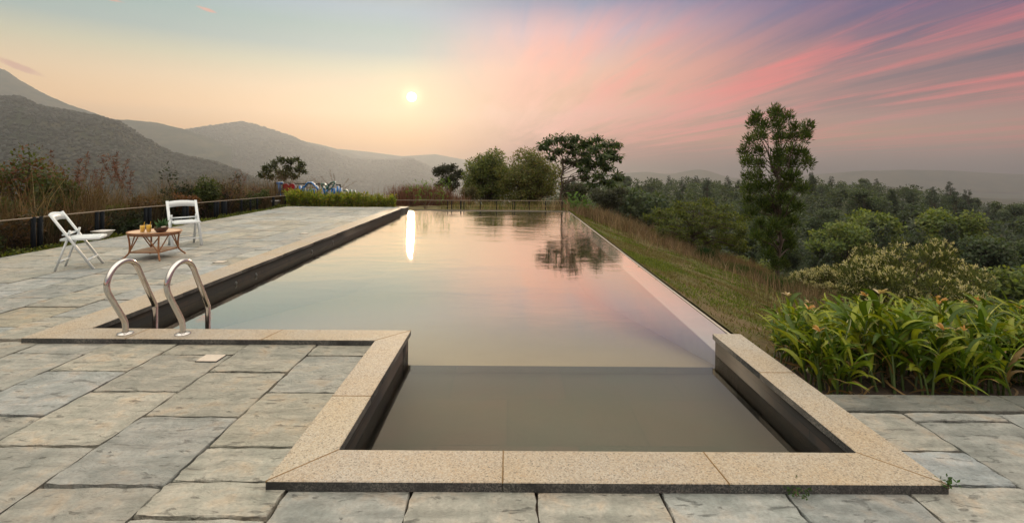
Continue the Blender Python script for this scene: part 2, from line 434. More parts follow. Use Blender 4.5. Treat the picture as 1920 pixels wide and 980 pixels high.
# unit leaf crowns scattered over the two near hills (a wood that reads as one mass)
ICO_V = None
def ico():
    p = (1+5**.5)/2
    V = np.array([(-1,p,0),(1,p,0),(-1,-p,0),(1,-p,0),(0,-1,p),(0,1,p),(0,-1,-p),(0,1,-p),(p,0,-1),(p,0,1),(-p,0,-1),(-p,0,1)], float)
    V /= np.linalg.norm(V[0])
    F = np.array([(0,11,5),(0,5,1),(0,1,7),(0,7,10),(0,10,11),(1,5,9),(5,11,4),(11,10,2),(10,7,6),(7,1,8),(3,9,4),(3,4,2),(3,2,6),(3,6,8),(3,8,9),(4,9,5),(2,4,11),(6,2,10),(8,6,7),(9,8,1)])
    return V, F
IV, IF = ico()
def hill_wood(name, hm, n, size, seed):
    X, Y, Z = hm; r = np.random.default_rng(seed); a, b = X.shape
    ii = (r.random(n)**.9*(a*.62)).astype(int); ii = np.minimum(ii, a-2); jj = r.integers(0, b-1, n)
    ii[:n//7] = (a//2 + r.integers(-3, 2, n//7))
    f = r.random(n); g_ = r.random(n)
    def lerp(A): return (A[ii, jj]*(1-f)+A[ii, jj+1]*f)*(1-g_)+(A[ii+1, jj]*(1-f)+A[ii+1, jj+1]*f)*g_
    P = np.column_stack([lerp(X), lerp(Y), lerp(Z)])
    s = size*(.5+r.random(n)**2*1.2)
    V = IV[None]*(s[:, None]*(.45+1.1*r.random((n, 12))))[:, :, None]*np.array([1, 1, .9]) + P[:, None] + np.array([0, 0, 1])*(s*.4)[:, None, None]
    F = (IF[None]+(np.arange(n)*12)[:, None, None]).reshape(-1, 3)
    c = np.array([.030, .037, .020])*(.75+.5*r.random((n, 1)))*np.array([1, 1, 1])
    T = np.repeat(c, 12, 0)
    mb = MB(); mb.add(V.reshape(-1, 3), F, T); o = mb.build(name, M_LEAF)
    tag(o, kind='stuff', label='far wooded cover of the hazy hillside' if seed == 1 else 'wooded cover of the second, paler hill', cat='woodland')
hill_wood('hill_woodland', h1, 30000, 3.4, 1)
hill_wood('hill_woodland', h2, 18000, 8.5, 2)

# ------------------------------------------------------------------ leaves and trees
def leaves(mb, C, L, W, r, col, var=.35, up=.3, dirs=None, dup=0., nb=None):
    """one folded diamond leaf per row of C"""
    n = len(C)
    if n == 0: return
    d = r.normal(size=(n, 3)); d[:, 2] += dup
    if dirs is not None: d = d*.45+dirs
    d /= np.linalg.norm(d, axis=1)[:, None]+1e-9
    nn = r.normal(size=(n, 3)); nn[:, 2] += up*3
    if nb is not None: nn = nn*.55+nb
    w = np.cross(d, nn); w /= np.linalg.norm(w, axis=1)[:, None]+1e-9
    l = L*(.6+.8*r.random((n, 1))); ww = W*(.6+.8*r.random((n, 1)))
    V = np.stack([C, C+d*l*.5+w*ww*.5, C+d*l, C+d*l*.5-w*ww*.5], 1)
    F = np.arange(4*n).reshape(n, 4)
    col = np.atleast_2d(np.array(col)); pick = col[r.integers(0, len(col), n)]
    t = pick*(1-var+2*var*r.random((n, 1)))
    mb.add(V.reshape(-1, 3), F, np.repeat(t, 4, 0))
def ball(r, n, hollow=.5):
    v = r.normal(size=(n, 3)); v /= np.linalg.norm(v, axis=1)[:, None]
    return v*(hollow+(1-hollow)*r.random((n, 1)))**.8
def branchy(tb, r, a, b, r0, r1, sag=.1, n=5, sides=5):
    a = np.array(a, float); b = np.array(b, float); L = np.linalg.norm(b-a)
    t = np.linspace(0, 1, n)[:, None]
    mid = np.array([0, 0, 1])*sag*L
    P = a+(b-a)*t+mid*np.sin(t*np.pi)+np.vstack([np.zeros(3), r.normal(size=(n-2, 3))*L*.035, np.zeros(3)])
    tb.tube(P, np.linspace(r0, r1, n), sides, cap=False); return P
def make_tree(name, label, base, clumps, n_leaf, L, W, col, trunk_r, seed, trunk_top=None, cat='tree', group=None, up=.3, dup=0.,
              branch_low=.35, twigs=3, hollow=.35, barkm=None, leader=None, out=0., var=.35):
    """clumps in world space: list of (x,y,z, rx,ry,rz)"""
    r = np.random.default_rng(seed); base = np.array(base, float)
    C = np.array(clumps, float); rel = C.copy(); rel[:, :3] -= base
    top = np.array(trunk_top, float)-base if trunk_top is not None else np.array([rel[:, 0].mean(), rel[:, 1].mean(), rel[:, 2].max()*.85])
    o = empty(name, tuple(base), label=label, cat=cat, group=group)
    tb = MB(); k = 9; t = np.linspace(0, 1, k)[:, None]
    TP = top*t + np.vstack([np.zeros(3), r.normal(size=(k-2, 3))*np.array([1, 1, 0])*np.linalg.norm(top)*.012, np.zeros(3)])
    TP[0] -= np.array([0, 0, .1])
    tb.tube(TP, np.linspace(trunk_r, trunk_r*.25, k)+np.array([trunk_r*.35]+[0]*(k-1)), 8, cap=False)
    lb = MB()
    vol = (C[:, 3]*C[:, 4]*C[:, 5])**(2/3); cnt = (n_leaf*vol/vol.sum()).astype(int)+3; cc = rel[:, :3].mean(0); crad = np.abs(rel[:, :3]-cc).max(0)+.3
    for c, m in zip(rel, cnt):
        p = c[:3]; s = c[3:]
        hz = max(p[2]*(branch_low+.4*r.random())-.1*s[2], .02)
        ft = np.clip(hz/max(top[2], .01), .05, .95)
        a = top*ft
        branchy(tb, r, a, p, trunk_r*(1-ft)*.55+.004, .004+trunk_r*.08, .08, 5, 5)
        for q in range(twigs):
            e = p+ball(r, 1, .6)[0]*s; branchy(tb, r, p, e, trunk_r*.1+.003, .002, .03, 3, 3)
        B = ball(r, m, hollow); P = p+B*s
        dirs = None
        if out: dirs = B/np.linalg.norm(B, axis=1)[:, None]*out + np.array([0, 0, dup])
        nb = (P-cc)/crad; nb = B*.9+nb*.9+np.array([0, 0, .25])
        leaves(lb, P, L, W, r, np.array(col), var, up, dirs=dirs, dup=dup, nb=nb)
    tb.build('trunk', barkm or M_BARK, o); lb.build('crown', M_LEAF, o)
    return o
def pxclumps(lst, d, rpx, dd, r, flat=1.):
    out = []
    for e in lst:
        px, py = e[0], e[1]; q = rpx*(e[2] if len(e) > 2 else 1)
        dep = d+(r.random()*2-1)*dd
        p = at(px, py, dep); s = q/FPX*dep
        out.append((p.x, p.y, p.z, s, s, s*flat))
    return out
def env_clumps(r, n, c, R3, rad, hollow=.3, flat=.8):
    B = ball(r, n, hollow)*np.array(R3)
    return [(c[0]+b[0], c[1]+b[1], c[2]+b[2], rad*(.7+.6*r.random()), rad*(.7+.6*r.random()), rad*flat*(.7+.6*r.random())) for b in B]
def on_ground(px, d):
    p = at(px, horizon(px), d); return (p.x, p.y, gz(p.x, p.y))

DG = [(.058,.098,.026),(.042,.074,.022),(.085,.12,.03)]
r = np.random.default_rng(11)
# the slender tree on the right slope
cl = []
def prof_fill(rows, step, d, rpx, dd, flat=1.1):
    out = []
    for y, spans in rows:
        for a, b in spans:
            x = a+rpx*.6
            while x <= b-rpx*.4+1e-6:
                out.append((x+r.normal()*3, y+r.normal()*4)); x += step
    return pxclumps(out, d, rpx, dd, r, flat)
rows = [(206,[(1448,1476)]),(222,[(1408,1436),(1446,1480)]),(240,[(1402,1440),(1450,1478),(1484,1520)]),(262,[(1400,1445),(1452,1480),(1484,1524)]),
        (285,[(1393,1440),(1455,1526)]),(308,[(1395,1436),(1446,1522)]),(330,[(1392,1440),(1448,1516)]),(352,[(1396,1516)]),(375,[(1398,1508)]),
        (398,[(1402,1500)]),(420,[(1420,1496)]),(442,[(1414,1490)]),(464,[(1430,1486)]),(484,[(1436,1480)]),(500,[(1450,1474)])]
cl = prof_fill(rows, 20, 14., 11.5, .8, 1.2)
b0 = on_ground(1460, 14.)
make_tree('slender_tree', 'tall slender dark green tree standing alone on the grass slope right of the pool', b0, cl, 18000, .125, .026, DG, .055, 21,
          trunk_top=at(1462, 225, 14.), up=.1, dup=.6, branch_low=.55, out=.8, hollow=.1, twigs=4)
# airy spreading tree behind the far pool corner
sp = [(1030,264),(1052,258),(1078,258),(1102,266),(1132,270),(1152,270),(1017,274),(1045,282),(1074,284),(1100,286),(1130,292),(1154,294),(1082,304),(1108,310),(1138,314),(1158,330),(1096,330,.8),(1122,328),(1062,300,.8),(1146,344,.7),(1112,344,.8),(1034,294,.7),(1120,258,.7),(1066,270),(1090,272),(1116,278),(1128,304),(1100,298),(1145,282),(1136,338,.8),(1092,316,.8)]
make_tree('spreading_tree', 'airy tree with layered drooping leaf sprays above the far corner of the pool', at(1051, 398, 21.), pxclumps(sp, 21., 15, 1.3, r, .45), 5200, .19, .075,
          [(.05,.09,.03),(.04,.075,.027),(.085,.12,.035)], .05, 22, trunk_top=at(1056, 268, 21.), up=.8, dup=-.35, out=.5, branch_low=.6, hollow=.1)
# bushy trees and the small round tree behind the pool end
def crown_px(px0, px1, py0, py1, n, d, rpx, dd, flat=.85, hollow=.25):
    out = []
    for b in ball(r, n, hollow):
        out.append(((px0+px1)/2+b[0]*(px1-px0)/2*.88, (py0+py1)/2-b[2]*(py1-py0)/2*.88, .7+.6*r.random()))
    return pxclumps(out, d, rpx, dd, r, flat)
OL = [(.15,.19,.045),(.11,.15,.038),(.18,.19,.05),(.08,.11,.03)]
cl = crown_px(856, 972, 272, 392, 105, 33., 15, 1.6)
make_tree('bushy_tree', 'dense olive green bushy tree, left one of the pair behind the pool end', on_ground(918, 33.), cl, 21000, .17, .075, OL, .09, 23, hollow=.45)
cl = crown_px(922, 1064, 278, 400, 120, 30., 15, 1.8)
make_tree('bushy_tree', 'brownish olive bushy tree between the dense olive tree and the airy layered one', on_ground(992, 30.), cl, 21000, .155, .07,
          [(.14,.16,.042),(.10,.13,.035),(.17,.155,.05)], .08, 24, hollow=.45)
cl = crown_px(806, 872, 300, 362, 24, 34., 9, 1.0)
make_tree('round_tree', 'small dark rounded tree left of the bushy olive trees behind the pool', on_ground(842, 34.), cl, 3600, .17, .075, [(.04,.045,.022),(.028,.036,.018)], .06, 25, hollow=.3)
cl = crown_px(862, 905, 345, 385, 12, 29., 9, .6); make_tree('shrub', 'yellowish shrub at the foot of the dense olive tree', on_ground(884, 29.), cl, 1800, .13, .05, [(.11,.10,.035),(.08,.08,.03)], .03, 26, cat='shrub')
cl = crown_px(1040, 1110, 338, 392, 24, 34., 10, 1.); make_tree('bushy_tree', 'dull green low tree just right of the airy tree trunk', on_ground(1075, 34.), cl, 4200, .16, .07, [(.05,.058,.026),(.038,.05,.024)], .05, 27)
cl = crown_px(1100, 1185, 345, 398, 26, 40., 11, 1.5); make_tree('bushy_tree', 'grey green bushy tree behind the dry grass beyond the far pool corner', on_ground(1142, 40.), cl, 4600, .19, .09, [(.048,.055,.032),(.035,.045,.026)], .06, 28)
# low flat tree on the slope
lo = []
for y, a, b in ((381,1278,1330),(392,1240,1372),(404,1222,1392),(416,1236,1398),(428,1225,1400),(440,1240,1395),(452,1290,1398),(462,1340,1396)):
    x = a
    while x <= b: lo.append((x+r.normal()*4, y+r.normal()*3, .75+.5*r.random())); x += 17
make_tree('umbrella_tree', 'low wide flat-topped tree on the slope between the pool and the slender tree', on_ground(1298, 17.), pxclumps(lo, 17., 12, 1.3, r, .38), 12000, .11, .034,
          [(.10,.135,.028),(.075,.105,.025),(.13,.15,.035)], .045, 29, trunk_top=at(1300, 392, 17.), up=.7, out=.5, hollow=.1, branch_low=.5)

# flowering shrubs
def flower_shrub(label, px, d, wpx, ptop, seed, n):
    g0 = on_ground(px, d); rr_ = np.random.default_rng(seed)
    top = at(px, ptop, d).z; h = top-g0[2]; w = wpx/FPX*d/2
    c = (g0[0], g0[1], g0[2]+h*.50)
    cl = env_clumps(rr_, 46, c, (w*.86, w*.75, h*.42), h*.15, .55, .9)
    o = make_tree('flowering_shrub', label, g0, cl, n, .085, .026, [(.10,.125,.045),(.075,.10,.035),(.13,.15,.055)], .025, seed, cat='shrub', dup=.7, out=.6, up=.1, hollow=.3)
    fb = MB()
    for c_ in cl:
        k = 26; B = ball(rr_, k, .9); B[:, 2] = np.abs(B[:, 2])*1.1
        P = np.array(c_[:3])+B*np.array(c_[3:])-np.array(g0)
        for q in P:
            m = 6; leaves(fb, q+rr_.normal(size=(m, 3))*.014, .062, .018, rr_, [(.55,.52,.32),(.42,.42,.24),(.62,.58,.40)], .2, .1, dup=1.6)
    fb.build('flower', M_LEAF, o); return o
flower_shrub('large shrub covered in cream flower tips behind the strap-leaved bed', 1722, 9.6, 262, 455, 31, 17000)
flower_shrub('low cream-tipped shrub beside the slender tree trunk', 1525, 12.5, 120, 500, 32, 5000)
flower_shrub('small cream-tipped shrub in the dry grass behind the large flowering one', 1580, 13.2, 70, 512, 33, 2600)

# ------------------------------------------------------------------ forest prototypes
def proto_tree(kind, seed):
    rr_ = np.random.default_rng(seed); base = np.zeros(3)
    if kind == 'broad':
        cl = env_clumps(rr_, 22, (0, 0, 6.2), (2.9, 2.9, 2.6), 1.15, .55, .75); L, W, n = .34, .22, 5200
        col = [(0.065, 0.1014, 0.0468), (0.0494, 0.0806, 0.0416), (0.0832, 0.1144, 0.052)]
    elif kind == 'tall':
        cl = []
        for i in range(20):
            z = 3.2+7.0*i/20; w = 2.2*(1-i/26); a = rr_.random()*6.28
            cl.append((w*.6*math.cos(a), w*.6*math.sin(a), z, w*.55, w*.55, .75))
        L, W, n = .34, .14, 4600; col = [(0.0468, 0.0754, 0.0468), (0.0364, 0.0598, 0.039), (0.0598, 0.0832, 0.0442)]
    elif kind == 'pine':
        cl = []
        for i in range(13):
            z = 3.6+7.6*i/13; w = 2.5*(1-(i/14)**1.3)+.3
            for q in range(3):
                a = rr_.random()*6.28; cl.append((w*.62*math.cos(a), w*.62*math.sin(a), z+rr_.normal()*.15, w*.42, w*.42, .22))
        L, W, n = .36, .09, 4200; col = [(0.039, 0.0624, 0.0442), (0.0312, 0.052, 0.039)]
    else:
        cl = env_clumps(rr_, 20, (0, 0, 5.4), (2.6, 2.6, 2.0), 1.05, .55, .7); L, W, n = .32, .2, 5000
        col = [(0.13, 0.182, 0.039), (0.091, 0.143, 0.039), (0.169, 0.208, 0.0455)]
    o = make_tree('forest_tree', 'x', (0, 0, 0), cl, n, L, W, col, .16, seed, branch_low=.5, twigs=1, hollow=.4, up=.5)
    return o
protos = {'broad': [proto_tree('broad', 101), proto_tree('broad', 102), proto_tree('broad', 103)],
          'tall': [proto_tree('tall', 111), proto_tree('tall', 112)],
          'pine': [proto_tree('pine', 121), proto_tree('pine', 122)], 'bright': [proto_tree('bright', 131), proto_tree('bright', 132)]}
used = set()
FL = {'broad': ('dark green broadleaf tree in the misty forest that fills the valley right of the pool', 'dark broadleaf trees of the valley forest'),
      'tall': ('tall narrow dark tree rising through the canopy of the valley forest', 'narrow trees of the valley forest'),
      'pine': ('feathery conifer with tiered branches in the upper part of the valley forest', 'conifers of the valley forest'),
      'bright': ('fresh green rounded tree among the darker trees of the valley forest', 'fresh green trees of the valley forest')}
def place_forest(kind, x, y, z, s, label=None, sz=1., name=None):
    i = random.randrange(len(protos[kind])); p = protos[kind][i]
    if (kind, i) not in used: used.add((kind, i)); o = p
    else: o = copy_tree(p)
    o.location = (x, y, z); o.rotation_euler = (0, 0, random.random()*6.28); o.scale = (s, s, s*sz)
    if label: 
        o['label'] = label
        if 'group' in o: del o['group']
        o.name = name or 'forest_tree'
    else: o['label'], o['group'] = FL[kind]
    return o
def depth_pt(px, d):
    u = (px-960)/FPX; return (u*d+syw*d, d)
pts = []
rf = np.random.default_rng(55)
tries = 0
while len(pts) < 250 and tries < 20000:
    tries += 1
    px = 1050+rf.random()*1000; d = 46*(300/46)**(rf.random()**.85)
    x, y = depth_pt(px, d)
    if px < 1250 and d < 60: continue
    if px < 1500 and d < 52: continue
    if any(abs(px-q[0]) < 23*math.sqrt(90/d)*1. and abs(d-q[1]) < d*.07 for q in pts): continue
    pts.append((px, d))
for px, d in pts:
    x, y = depth_pt(px, d); z = gz(x, y)
    kk = rf.random()
    kind = 'broad' if kk < .60 else ('tall' if kk < .78 else ('pine' if kk < .86 else 'bright'))
    if d > 140 and kk > .45: kind = 'pine' if kk < .78 else 'tall'
    s = .62+.75*rf.random()**1.4
    if d > 140: s *= .85+.6*rf.random()**2
    place_forest(kind, x, y, z-.4, s)
def special(kind, px, ptop, d, label, name, sz=1., hfac=1.):
    x, y = depth_pt(px, d); z = gz(x, y); top = at(px, ptop, d).z
    H = {'broad': 9.2, 'tall': 10.6, 'pine': 11.4, 'bright': 7.9}[kind]*sz
    place_forest(kind, x, y, z-.3, (top-z)/H*hfac, label, sz, name)
special('bright', 1628, 386, 78., 'bright yellow-green tree with a domed crown in the middle of the forest', 'forest_tree')
special('bright', 1590, 408, 70., 'lower yellow-green tree left of the bright domed one in the forest', 'forest_tree')
special('bright', 1792, 384, 80., 'broad mid-green tree directly below the tall tiered conifer on the right', 'forest_tree')
special('pine', 1797, 352, 105., 'tall tiered conifer standing above the canopy near the right of the forest', 'conifer')
special('pine', 1830, 386, 120., 'thin isolated conifer right of the tall tiered one', 'conifer', 1.5)
special('pine', 1868, 398, 118., 'small round-topped conifer, rightmost on the forest skyline', 'conifer')
special('pine', 1752, 358, 120., 'forked conifer left of the tall tiered one on the skyline', 'conifer')
special('pine', 1715, 354, 130., 'slim conifer second left of the tall tiered one on the skyline', 'conifer', 1.2)
special('tall', 1675, 350, 135., 'dark tree poking over the ridge above the bright domed tree', 'forest_tree')
special('broad', 1625, 352, 130., 'dark dense tree on the ridge above and left of the bright domed tree', 'forest_tree')
special('broad', 1215, 346, 75., 'dark knobbly-topped tree at the left start of the forest skyline', 'forest_tree', 1.1)
special('broad', 1184, 344, 70., 'grey-brown tree beside the knobbly-topped tree on the skyline', 'forest_tree')
special('bright', 1912, 486, 45., 'pale green small tree at the right frame edge above the bed', 'forest_tree')
# remaining far canopy as one mass
fm = MB(); n = 1300; q = 130
for i in range(n):
    px = 1000+rf.random()*1150; d = 60*(620/60)**(rf.random()**.55); x, y = depth_pt(px, d); z = gz(x, y)
    s = .5+.7*rf.random(); hh = (6.2+2.*rf.random())*s
    P = np.array([x, y, z+hh])+ball(rf, q, .55)*np.array([2.4, 2.4, 2.6])*s*(1+.25*rf.random())
    P = np.vstack([P, np.array([x, y, z+hh-2])+ball(rf, 16, .2)*np.array([.6, .6, 4.5])*s])
    c = np.array([(0.0572, 0.0832, 0.0494), (0.0728, 0.0988, 0.052), (0.0468, 0.0702, 0.0468)])*(.7+.7*rf.random())
    leaves(fm, P, .75*s, .5*s, rf, c, .3, .5)
o = fm.build('forest', M_LEAF); tag(o, 'mass of far tree crowns filling the hazy valley behind the nearer forest trees', 'forest', kind='stuff')

# ------------------------------------------------------------------ blades
def blades(mb, P, H, W, r, col, lean=.35, var=.3, seg=1, tipcol=None):
    n = len(P); a = r.random(n)*2*np.pi; ln = lean*np.abs(r.normal(size=n))+.05
    h = H*(.5+.8*r.random(n)) if np.isscalar(H) else H
    d = np.column_stack([np.cos(a)*ln, np.sin(a)*ln, np.ones(n)])
    b = r.random(n)*2*np.pi; w = np.column_stack([np.cos(b), np.sin(b), np.zeros(n)])*W/2
    col = np.atleast_2d(np.array(col)); c = col[r.integers(0, len(col), n)]*(1-var+2*var*r.random((n, 1)))
    tip = P+d*h[:, None]; mid = P+d*h[:, None]*np.array([.35, .35, .55])
    V = np.stack([P-w, P+w, mid+w*.8, mid-w*.8, tip], 1)
    i = np.arange(n)*5
    F = np.concatenate([np.column_stack([i, i+1, i+2, i+3]), np.column_stack([i+3, i+2, i+4, i+4])])
    mb.add(V.reshape(-1, 3), F, np.repeat(c, 5, 0))
rb = np.random.default_rng(77)
# lawn: short green and brown blades on the slope beside the overflow edge
def slope_pts(n, x0, x1, y0, y1, dens=None):
    x = x0+rb.random(n)*(x1-x0); y = y0+rb.random(n)*(y1-y0)
    if dens is not None:
        k = rb.random(n) < dens(x, y); x, y = x[k], y[k]
    return np.column_stack([x, y, zt(x, y)-.004])
gr = MB()
# width of the mown strip grows toward the viewer
def lawn_w(y): return np.interp(y, [3, 5, 8, 12, 17, 19], [3.2, 4.4, 5.2, 4.6, 2.2, .8])
def lawn_d(x, y): 
    n = vnoise(x*1.6, y*1.6)*.6+vnoise(x*5, y*5)*.4
    return np.clip((n-.28)*2.6, .08, 1)*((x-2.1) < lawn_w(y)+.6*(vnoise(x*2, y*2)-.5))
P = slope_pts(120000, 2.13, 8., 3.9, 17.8, lawn_d)
k = P[:, 1] < 10; 
gn = vnoise(P[:, 0]*1.6+9, P[:, 1]*1.6)
for sel, col in ((gn > .52, [(.13,.17,.03),(.16,.19,.035),(.09,.13,.025)]), (gn <= .52, [(.21,.18,.08),(.15,.12,.06),(.14,.15,.04)])):
    blades(gr, P[sel], .045, .011, rb, col, .8)
tag(gr.build('lawn_grass', M_GRASS), 'short patchy green and straw coloured grass on the slope right of the pool', 'grass', kind='stuff')
# dry reddish tall grass
dg = MB(); DRY = [(.20,.135,.09),(.27,.19,.13),(.15,.10,.07),(.32,.25,.16),(.11,.10,.05)]
def strip(n, fx, h, w=.012, col=DRY, lean=.25):
    P = fx(n); H = h*(.45+.75*rb.random(len(P))); blades(dg, P, H, w, rb, col, lean)
def band_right(n):
    y = 5.5+rb.random(n)**.8*16; off = np.abs(rb.normal(size=n))*1.5; x = 2.1+lawn_w(np.minimum(y, 19))+off
    k = rb.random(n) < np.clip((vnoise(x*.9, y*.9)*.6+vnoise(x*3, y*3)*.4-.25)*2.5, 0, 1); x, y = x[k], y[k]; return np.column_stack([x, y, zt(x, y)-.02])
strip(15000, band_right, .25, .008, lean=.6)
def band_far(n):
    x = -2.8+rb.random(n)*7.2; y = 18.2+rb.random(n)**1.5*8; return np.column_stack([x, y, zt(x, y)-.02])
strip(3200, band_far, .34, .012, col=[(.13,.15,.04),(.21,.17,.09),(.08,.10,.03),(.28,.20,.11)], lean=.5)
def clumpy(cx, cy, sx, sy):
    def f(n):
        x = cx+rb.normal(size=n)*sx; y = cy+rb.normal(size=n)*sy; return np.column_stack([x, y, zt(x, y)-.02])
    return f
strip(5500, clumpy(2.1+1.7, 18.8, .9, 1.4), .60, .012, lean=.4)   # beyond the far corner
strip(5000, clumpy(5.4, 17.0, 1.1, 2.0), .40, .011, lean=.5)
strip(6000, clumpy(8.6, 11., 1.1, .9), .55, .010)
strip(6500, clumpy(7.3, 8.3, 1.0, .7), .42, .009)
tag(dg.build('dry_grass', M_GRASS), 'reddish brown dry grass along the slope and behind the far pool edge', 'grass', kind='stuff')
# left hillside dry grass
lg = MB()
n = 60000; y = 3.5+rb.random(n)**.8*19; x = -8.7-np.abs(rb.normal(size=n))*3.2
k = vnoise(x*.7, y*.7) > .25; x, y = x[k], y[k]
Pl = np.column_stack([x, y, zt(x, y)-.03])
blades(lg, Pl, .4+1.15*rb.random(len(Pl))**1.8*(.2+1.4*vnoise(x*.9+4, y*.9)), .011, rb, [(.13,.085,.05),(.18,.12,.07),(.09,.06,.035),(.09,.08,.035),(.21,.16,.09)], .3)
tag(lg.build('dry_grass', M_GRASS), 'brown tangled dry grass on the bank behind the left fence', 'grass', kind='stuff')
# reddish brown grass tuft behind the pool end
def tuft(name, label, px, d, n, h, spread, col, w=.014, lean=.35, group=None, cat='grass tuft', head=None):
    g0 = np.array(on_ground(px, d)); o = empty(name, tuple(g0), label=label, cat=cat, group=group); mb = MB()
    P = np.column_stack([rb.normal(size=n)*spread, rb.normal(size=n)*spread*.7, np.zeros(n)-.03]); P[:, 2] += zt(P[:, 0]+g0[0], P[:, 1]+g0[1])-g0[2]
    blades(mb, P, h*(.55+.55*rb.random(n)), w, rb, col, lean); mb.build('blades', M_GRASS, o); return o
RB = [(.16,.075,.055),(.20,.10,.07),(.11,.055,.04)]
tuft('grass_tuft', 'wide red-brown grass mound left of the small rounded tree behind the pool', 790, 25., 3800, 1.15, .75, RB, .02, .18)
tuft('grass_tuft', 'smaller red-brown grass mound at the foot of the small rounded tree', 842, 26., 1800, .8, .5, RB, .02, .2)
GG = [(.035,.085,.018),(.05,.11,.022),(.03,.065,.015)]
tuft('grass_tuft', 'rounded dark green grass tuft on the slope below the low flat-topped tree', 1326, 14.8, 1500, .42, .13, [(.03,.07,.022),(.02,.05,.018)], .010, .45)
tuft('grass_tuft', 'arching bright green grass tuft at the base of the slender tree', 1475, 12.2, 1700, .42, .18, GG, .010, .6)
tuft('grass_tuft', 'bright green grass patch running down from the slender tree', 1525, 10.6, 1700, .28, .28, [(.07,.14,.03),(.05,.11,.025)], .009, .5)
tuft('grass_tuft', 'green grass patch left of the slender tree', 1400, 14.0, 1500, .3, .35, [(.07,.12,.03),(.05,.09,.025)], .010, .5)
tuft('grass_tuft', 'pale straw grass clump between the slender tree and the rounded dark tuft', 1395, 15.5, 1300, .5, .45, [(.26,.19,.11),(.2,.13,.08)], .010, .3)

# ------------------------------------------------------------------ left bank shrubs
def shrub(name, label, px, d, wpx, ptop, seed, n, L, W, col, nc=16, cat='shrub', group=None, flat=.9, sparse=.4, up=.3, cfrac=.55):
    g0 = on_ground(px, d); rr_ = np.random.default_rng(seed); top = at(px, ptop, d).z; h = max(top-g0[2], .3); w = wpx/FPX*d/2
    cl = env_clumps(rr_, nc, (g0[0], g0[1], g0[2]+h*cfrac), (w*.85, w*.7, h*(1-cfrac)*.82), h*.17, .3, flat)
    return make_tree(name, label, g0, cl, n, L, W, col, .012+h*.011, seed, cat=cat, group=group, hollow=sparse, up=up, branch_low=.15, twigs=3)
RED = [(.15,.06,.035),(.11,.065,.03),(.07,.095,.022),(.055,.08,.022),(.09,.11,.03)]
GRN = [(.055,.085,.02),(.04,.06,.018),(.08,.10,.025)]; BRN = [(.12,.07,.035),(.16,.09,.04),(.07,.06,.025)]
shrub('red_leaved_tree', 'small tree with reddish young leaves at the left frame edge', 44, 11.5, 150, 278, 41, 5200, .095, .05, RED, 26, 'tree')
shrub('shrub', 'green leafy shrub right of the reddish small tree', 105, 11., 75, 318, 42, 2200, .10, .05, GRN)
shrub('shrub', 'dark olive shrub behind the fence at the left frame edge', 8, 10.2, 110, 350, 43, 2600, .08, .035, GRN)
shrub('shrub', 'brown-orange shrub low behind the fence below the reddish tree', 60, 9.6, 90, 385, 44, 1800, .07, .03, BRN)
shrub('shrub', 'olive brown shrub behind the tilted chair', 140, 11.5, 80, 372, 45, 2200, .07, .03, GRN+BRN)
shrub('shrub', 'small bright yellow-green weed standing above the fence rail', 222, 11.6, 34, 368, 46, 700, .09, .035, [(.16,.22,.03),(.12,.18,.03)], 7, 'weed')
shrub('shrub', 'mixed brown shrub between the two plume grass clumps', 172, 13., 80, 345, 47, 1500, .06, .022, BRN)
shrub('shrub', 'dark bare-twigged shrub with few leaves left of the upright chair', 322, 13.5, 95, 318, 48, 420, .12, .05, [(.02,.03,.015),(.03,.04,.018)], 12, sparse=.1)
shrub('shrub', 'leafy green shrub above the upright chair', 385, 14., 60, 330, 49, 1500, .10, .04, GRN, 12)
shrub('shrub', 'thin dry shrub with curled leaves right of the green shrub', 432, 15., 80, 322, 50, 420, .10, .04, [(.035,.04,.02),(.09,.05,.035)], 12, sparse=.1)
shrub('shrub', 'pinkish brown brush left of the blue letter I', 480, 17., 70, 345, 51, 1800, .06, .02, [(.17,.10,.08),(.12,.07,.05)])
shrub('shrub', 'brown thicket behind the rattan table', 285, 12.5, 110, 362, 52, 2200, .07, .025, BRN)
shrub('shrub', 'rust coloured bush behind the backrest of the upright chair', 350, 12.6, 60, 360, 53, 1600, .07, .03, [(.20,.09,.03),(.14,.07,.03)])
shrub('shrub', 'low dark green bush showing through the fence beside the table', 255, 10.2, 60, 412, 54, 1500, .06, .03, [(.03,.05,.02),(.025,.04,.016)])
sap = [(528,300),(545,302),(512,312),(500,320),(560,318),(540,315),(525,322),(492,328),(508,332),(530,332),(552,330),(566,308),(556,298,.7),(514,304,.8),(538,326),(570,322,.7),(498,312,.7)]
make_tree('sapling', 'small spreading green tree above the blue and red letter sign', at(530, 372, 20.), pxclumps(sap, 20., 9, .8, r, .6), 2300, .13, .05, [(.035,.05,.02),(.05,.07,.025),(.07,.085,.03)], .035, 55, up=.5, trunk_top=at(532, 318, 20.), branch_low=.4)
def weed(name, label, px, py, d, w, h, seed, col, n=60, L=.08, W=.04, cat='weed'):
    p = at(px, py, d); o = empty(name, (p.x, p.y, gz(p.x, p.y) if d > 4.6 else p.z), label=label, cat=cat); rr_ = np.random.default_rng(seed)
    mb = MB(); sb = MB()
    for i in range(7):
        e = np.array([rr_.normal()*w*.5, rr_.normal()*w*.5, h*(.5+.6*rr_.random())]); branchy(sb, rr_, (0, 0, -.005), e, .001+.01*h, .0006+.003*h, .05, 4, 4)
        leaves(mb, e+rr_.normal(size=(n//7, 3))*np.array([w*.2, w*.2, h*.18]), L, W, rr_, col, .3, .6)
    mb.build('leaves', M_LEAF, o); sb.build('stem', M_STEM, o); return o
YG = [(.13,.22,.035),(.09,.17,.03)]
weed('weed', 'mint green leafy plant at the far right corner of the pool', 1082, 398, 17.3, .6, .55, 61, [(.10,.19,.05),(.08,.16,.04)], 260, .12, .07)
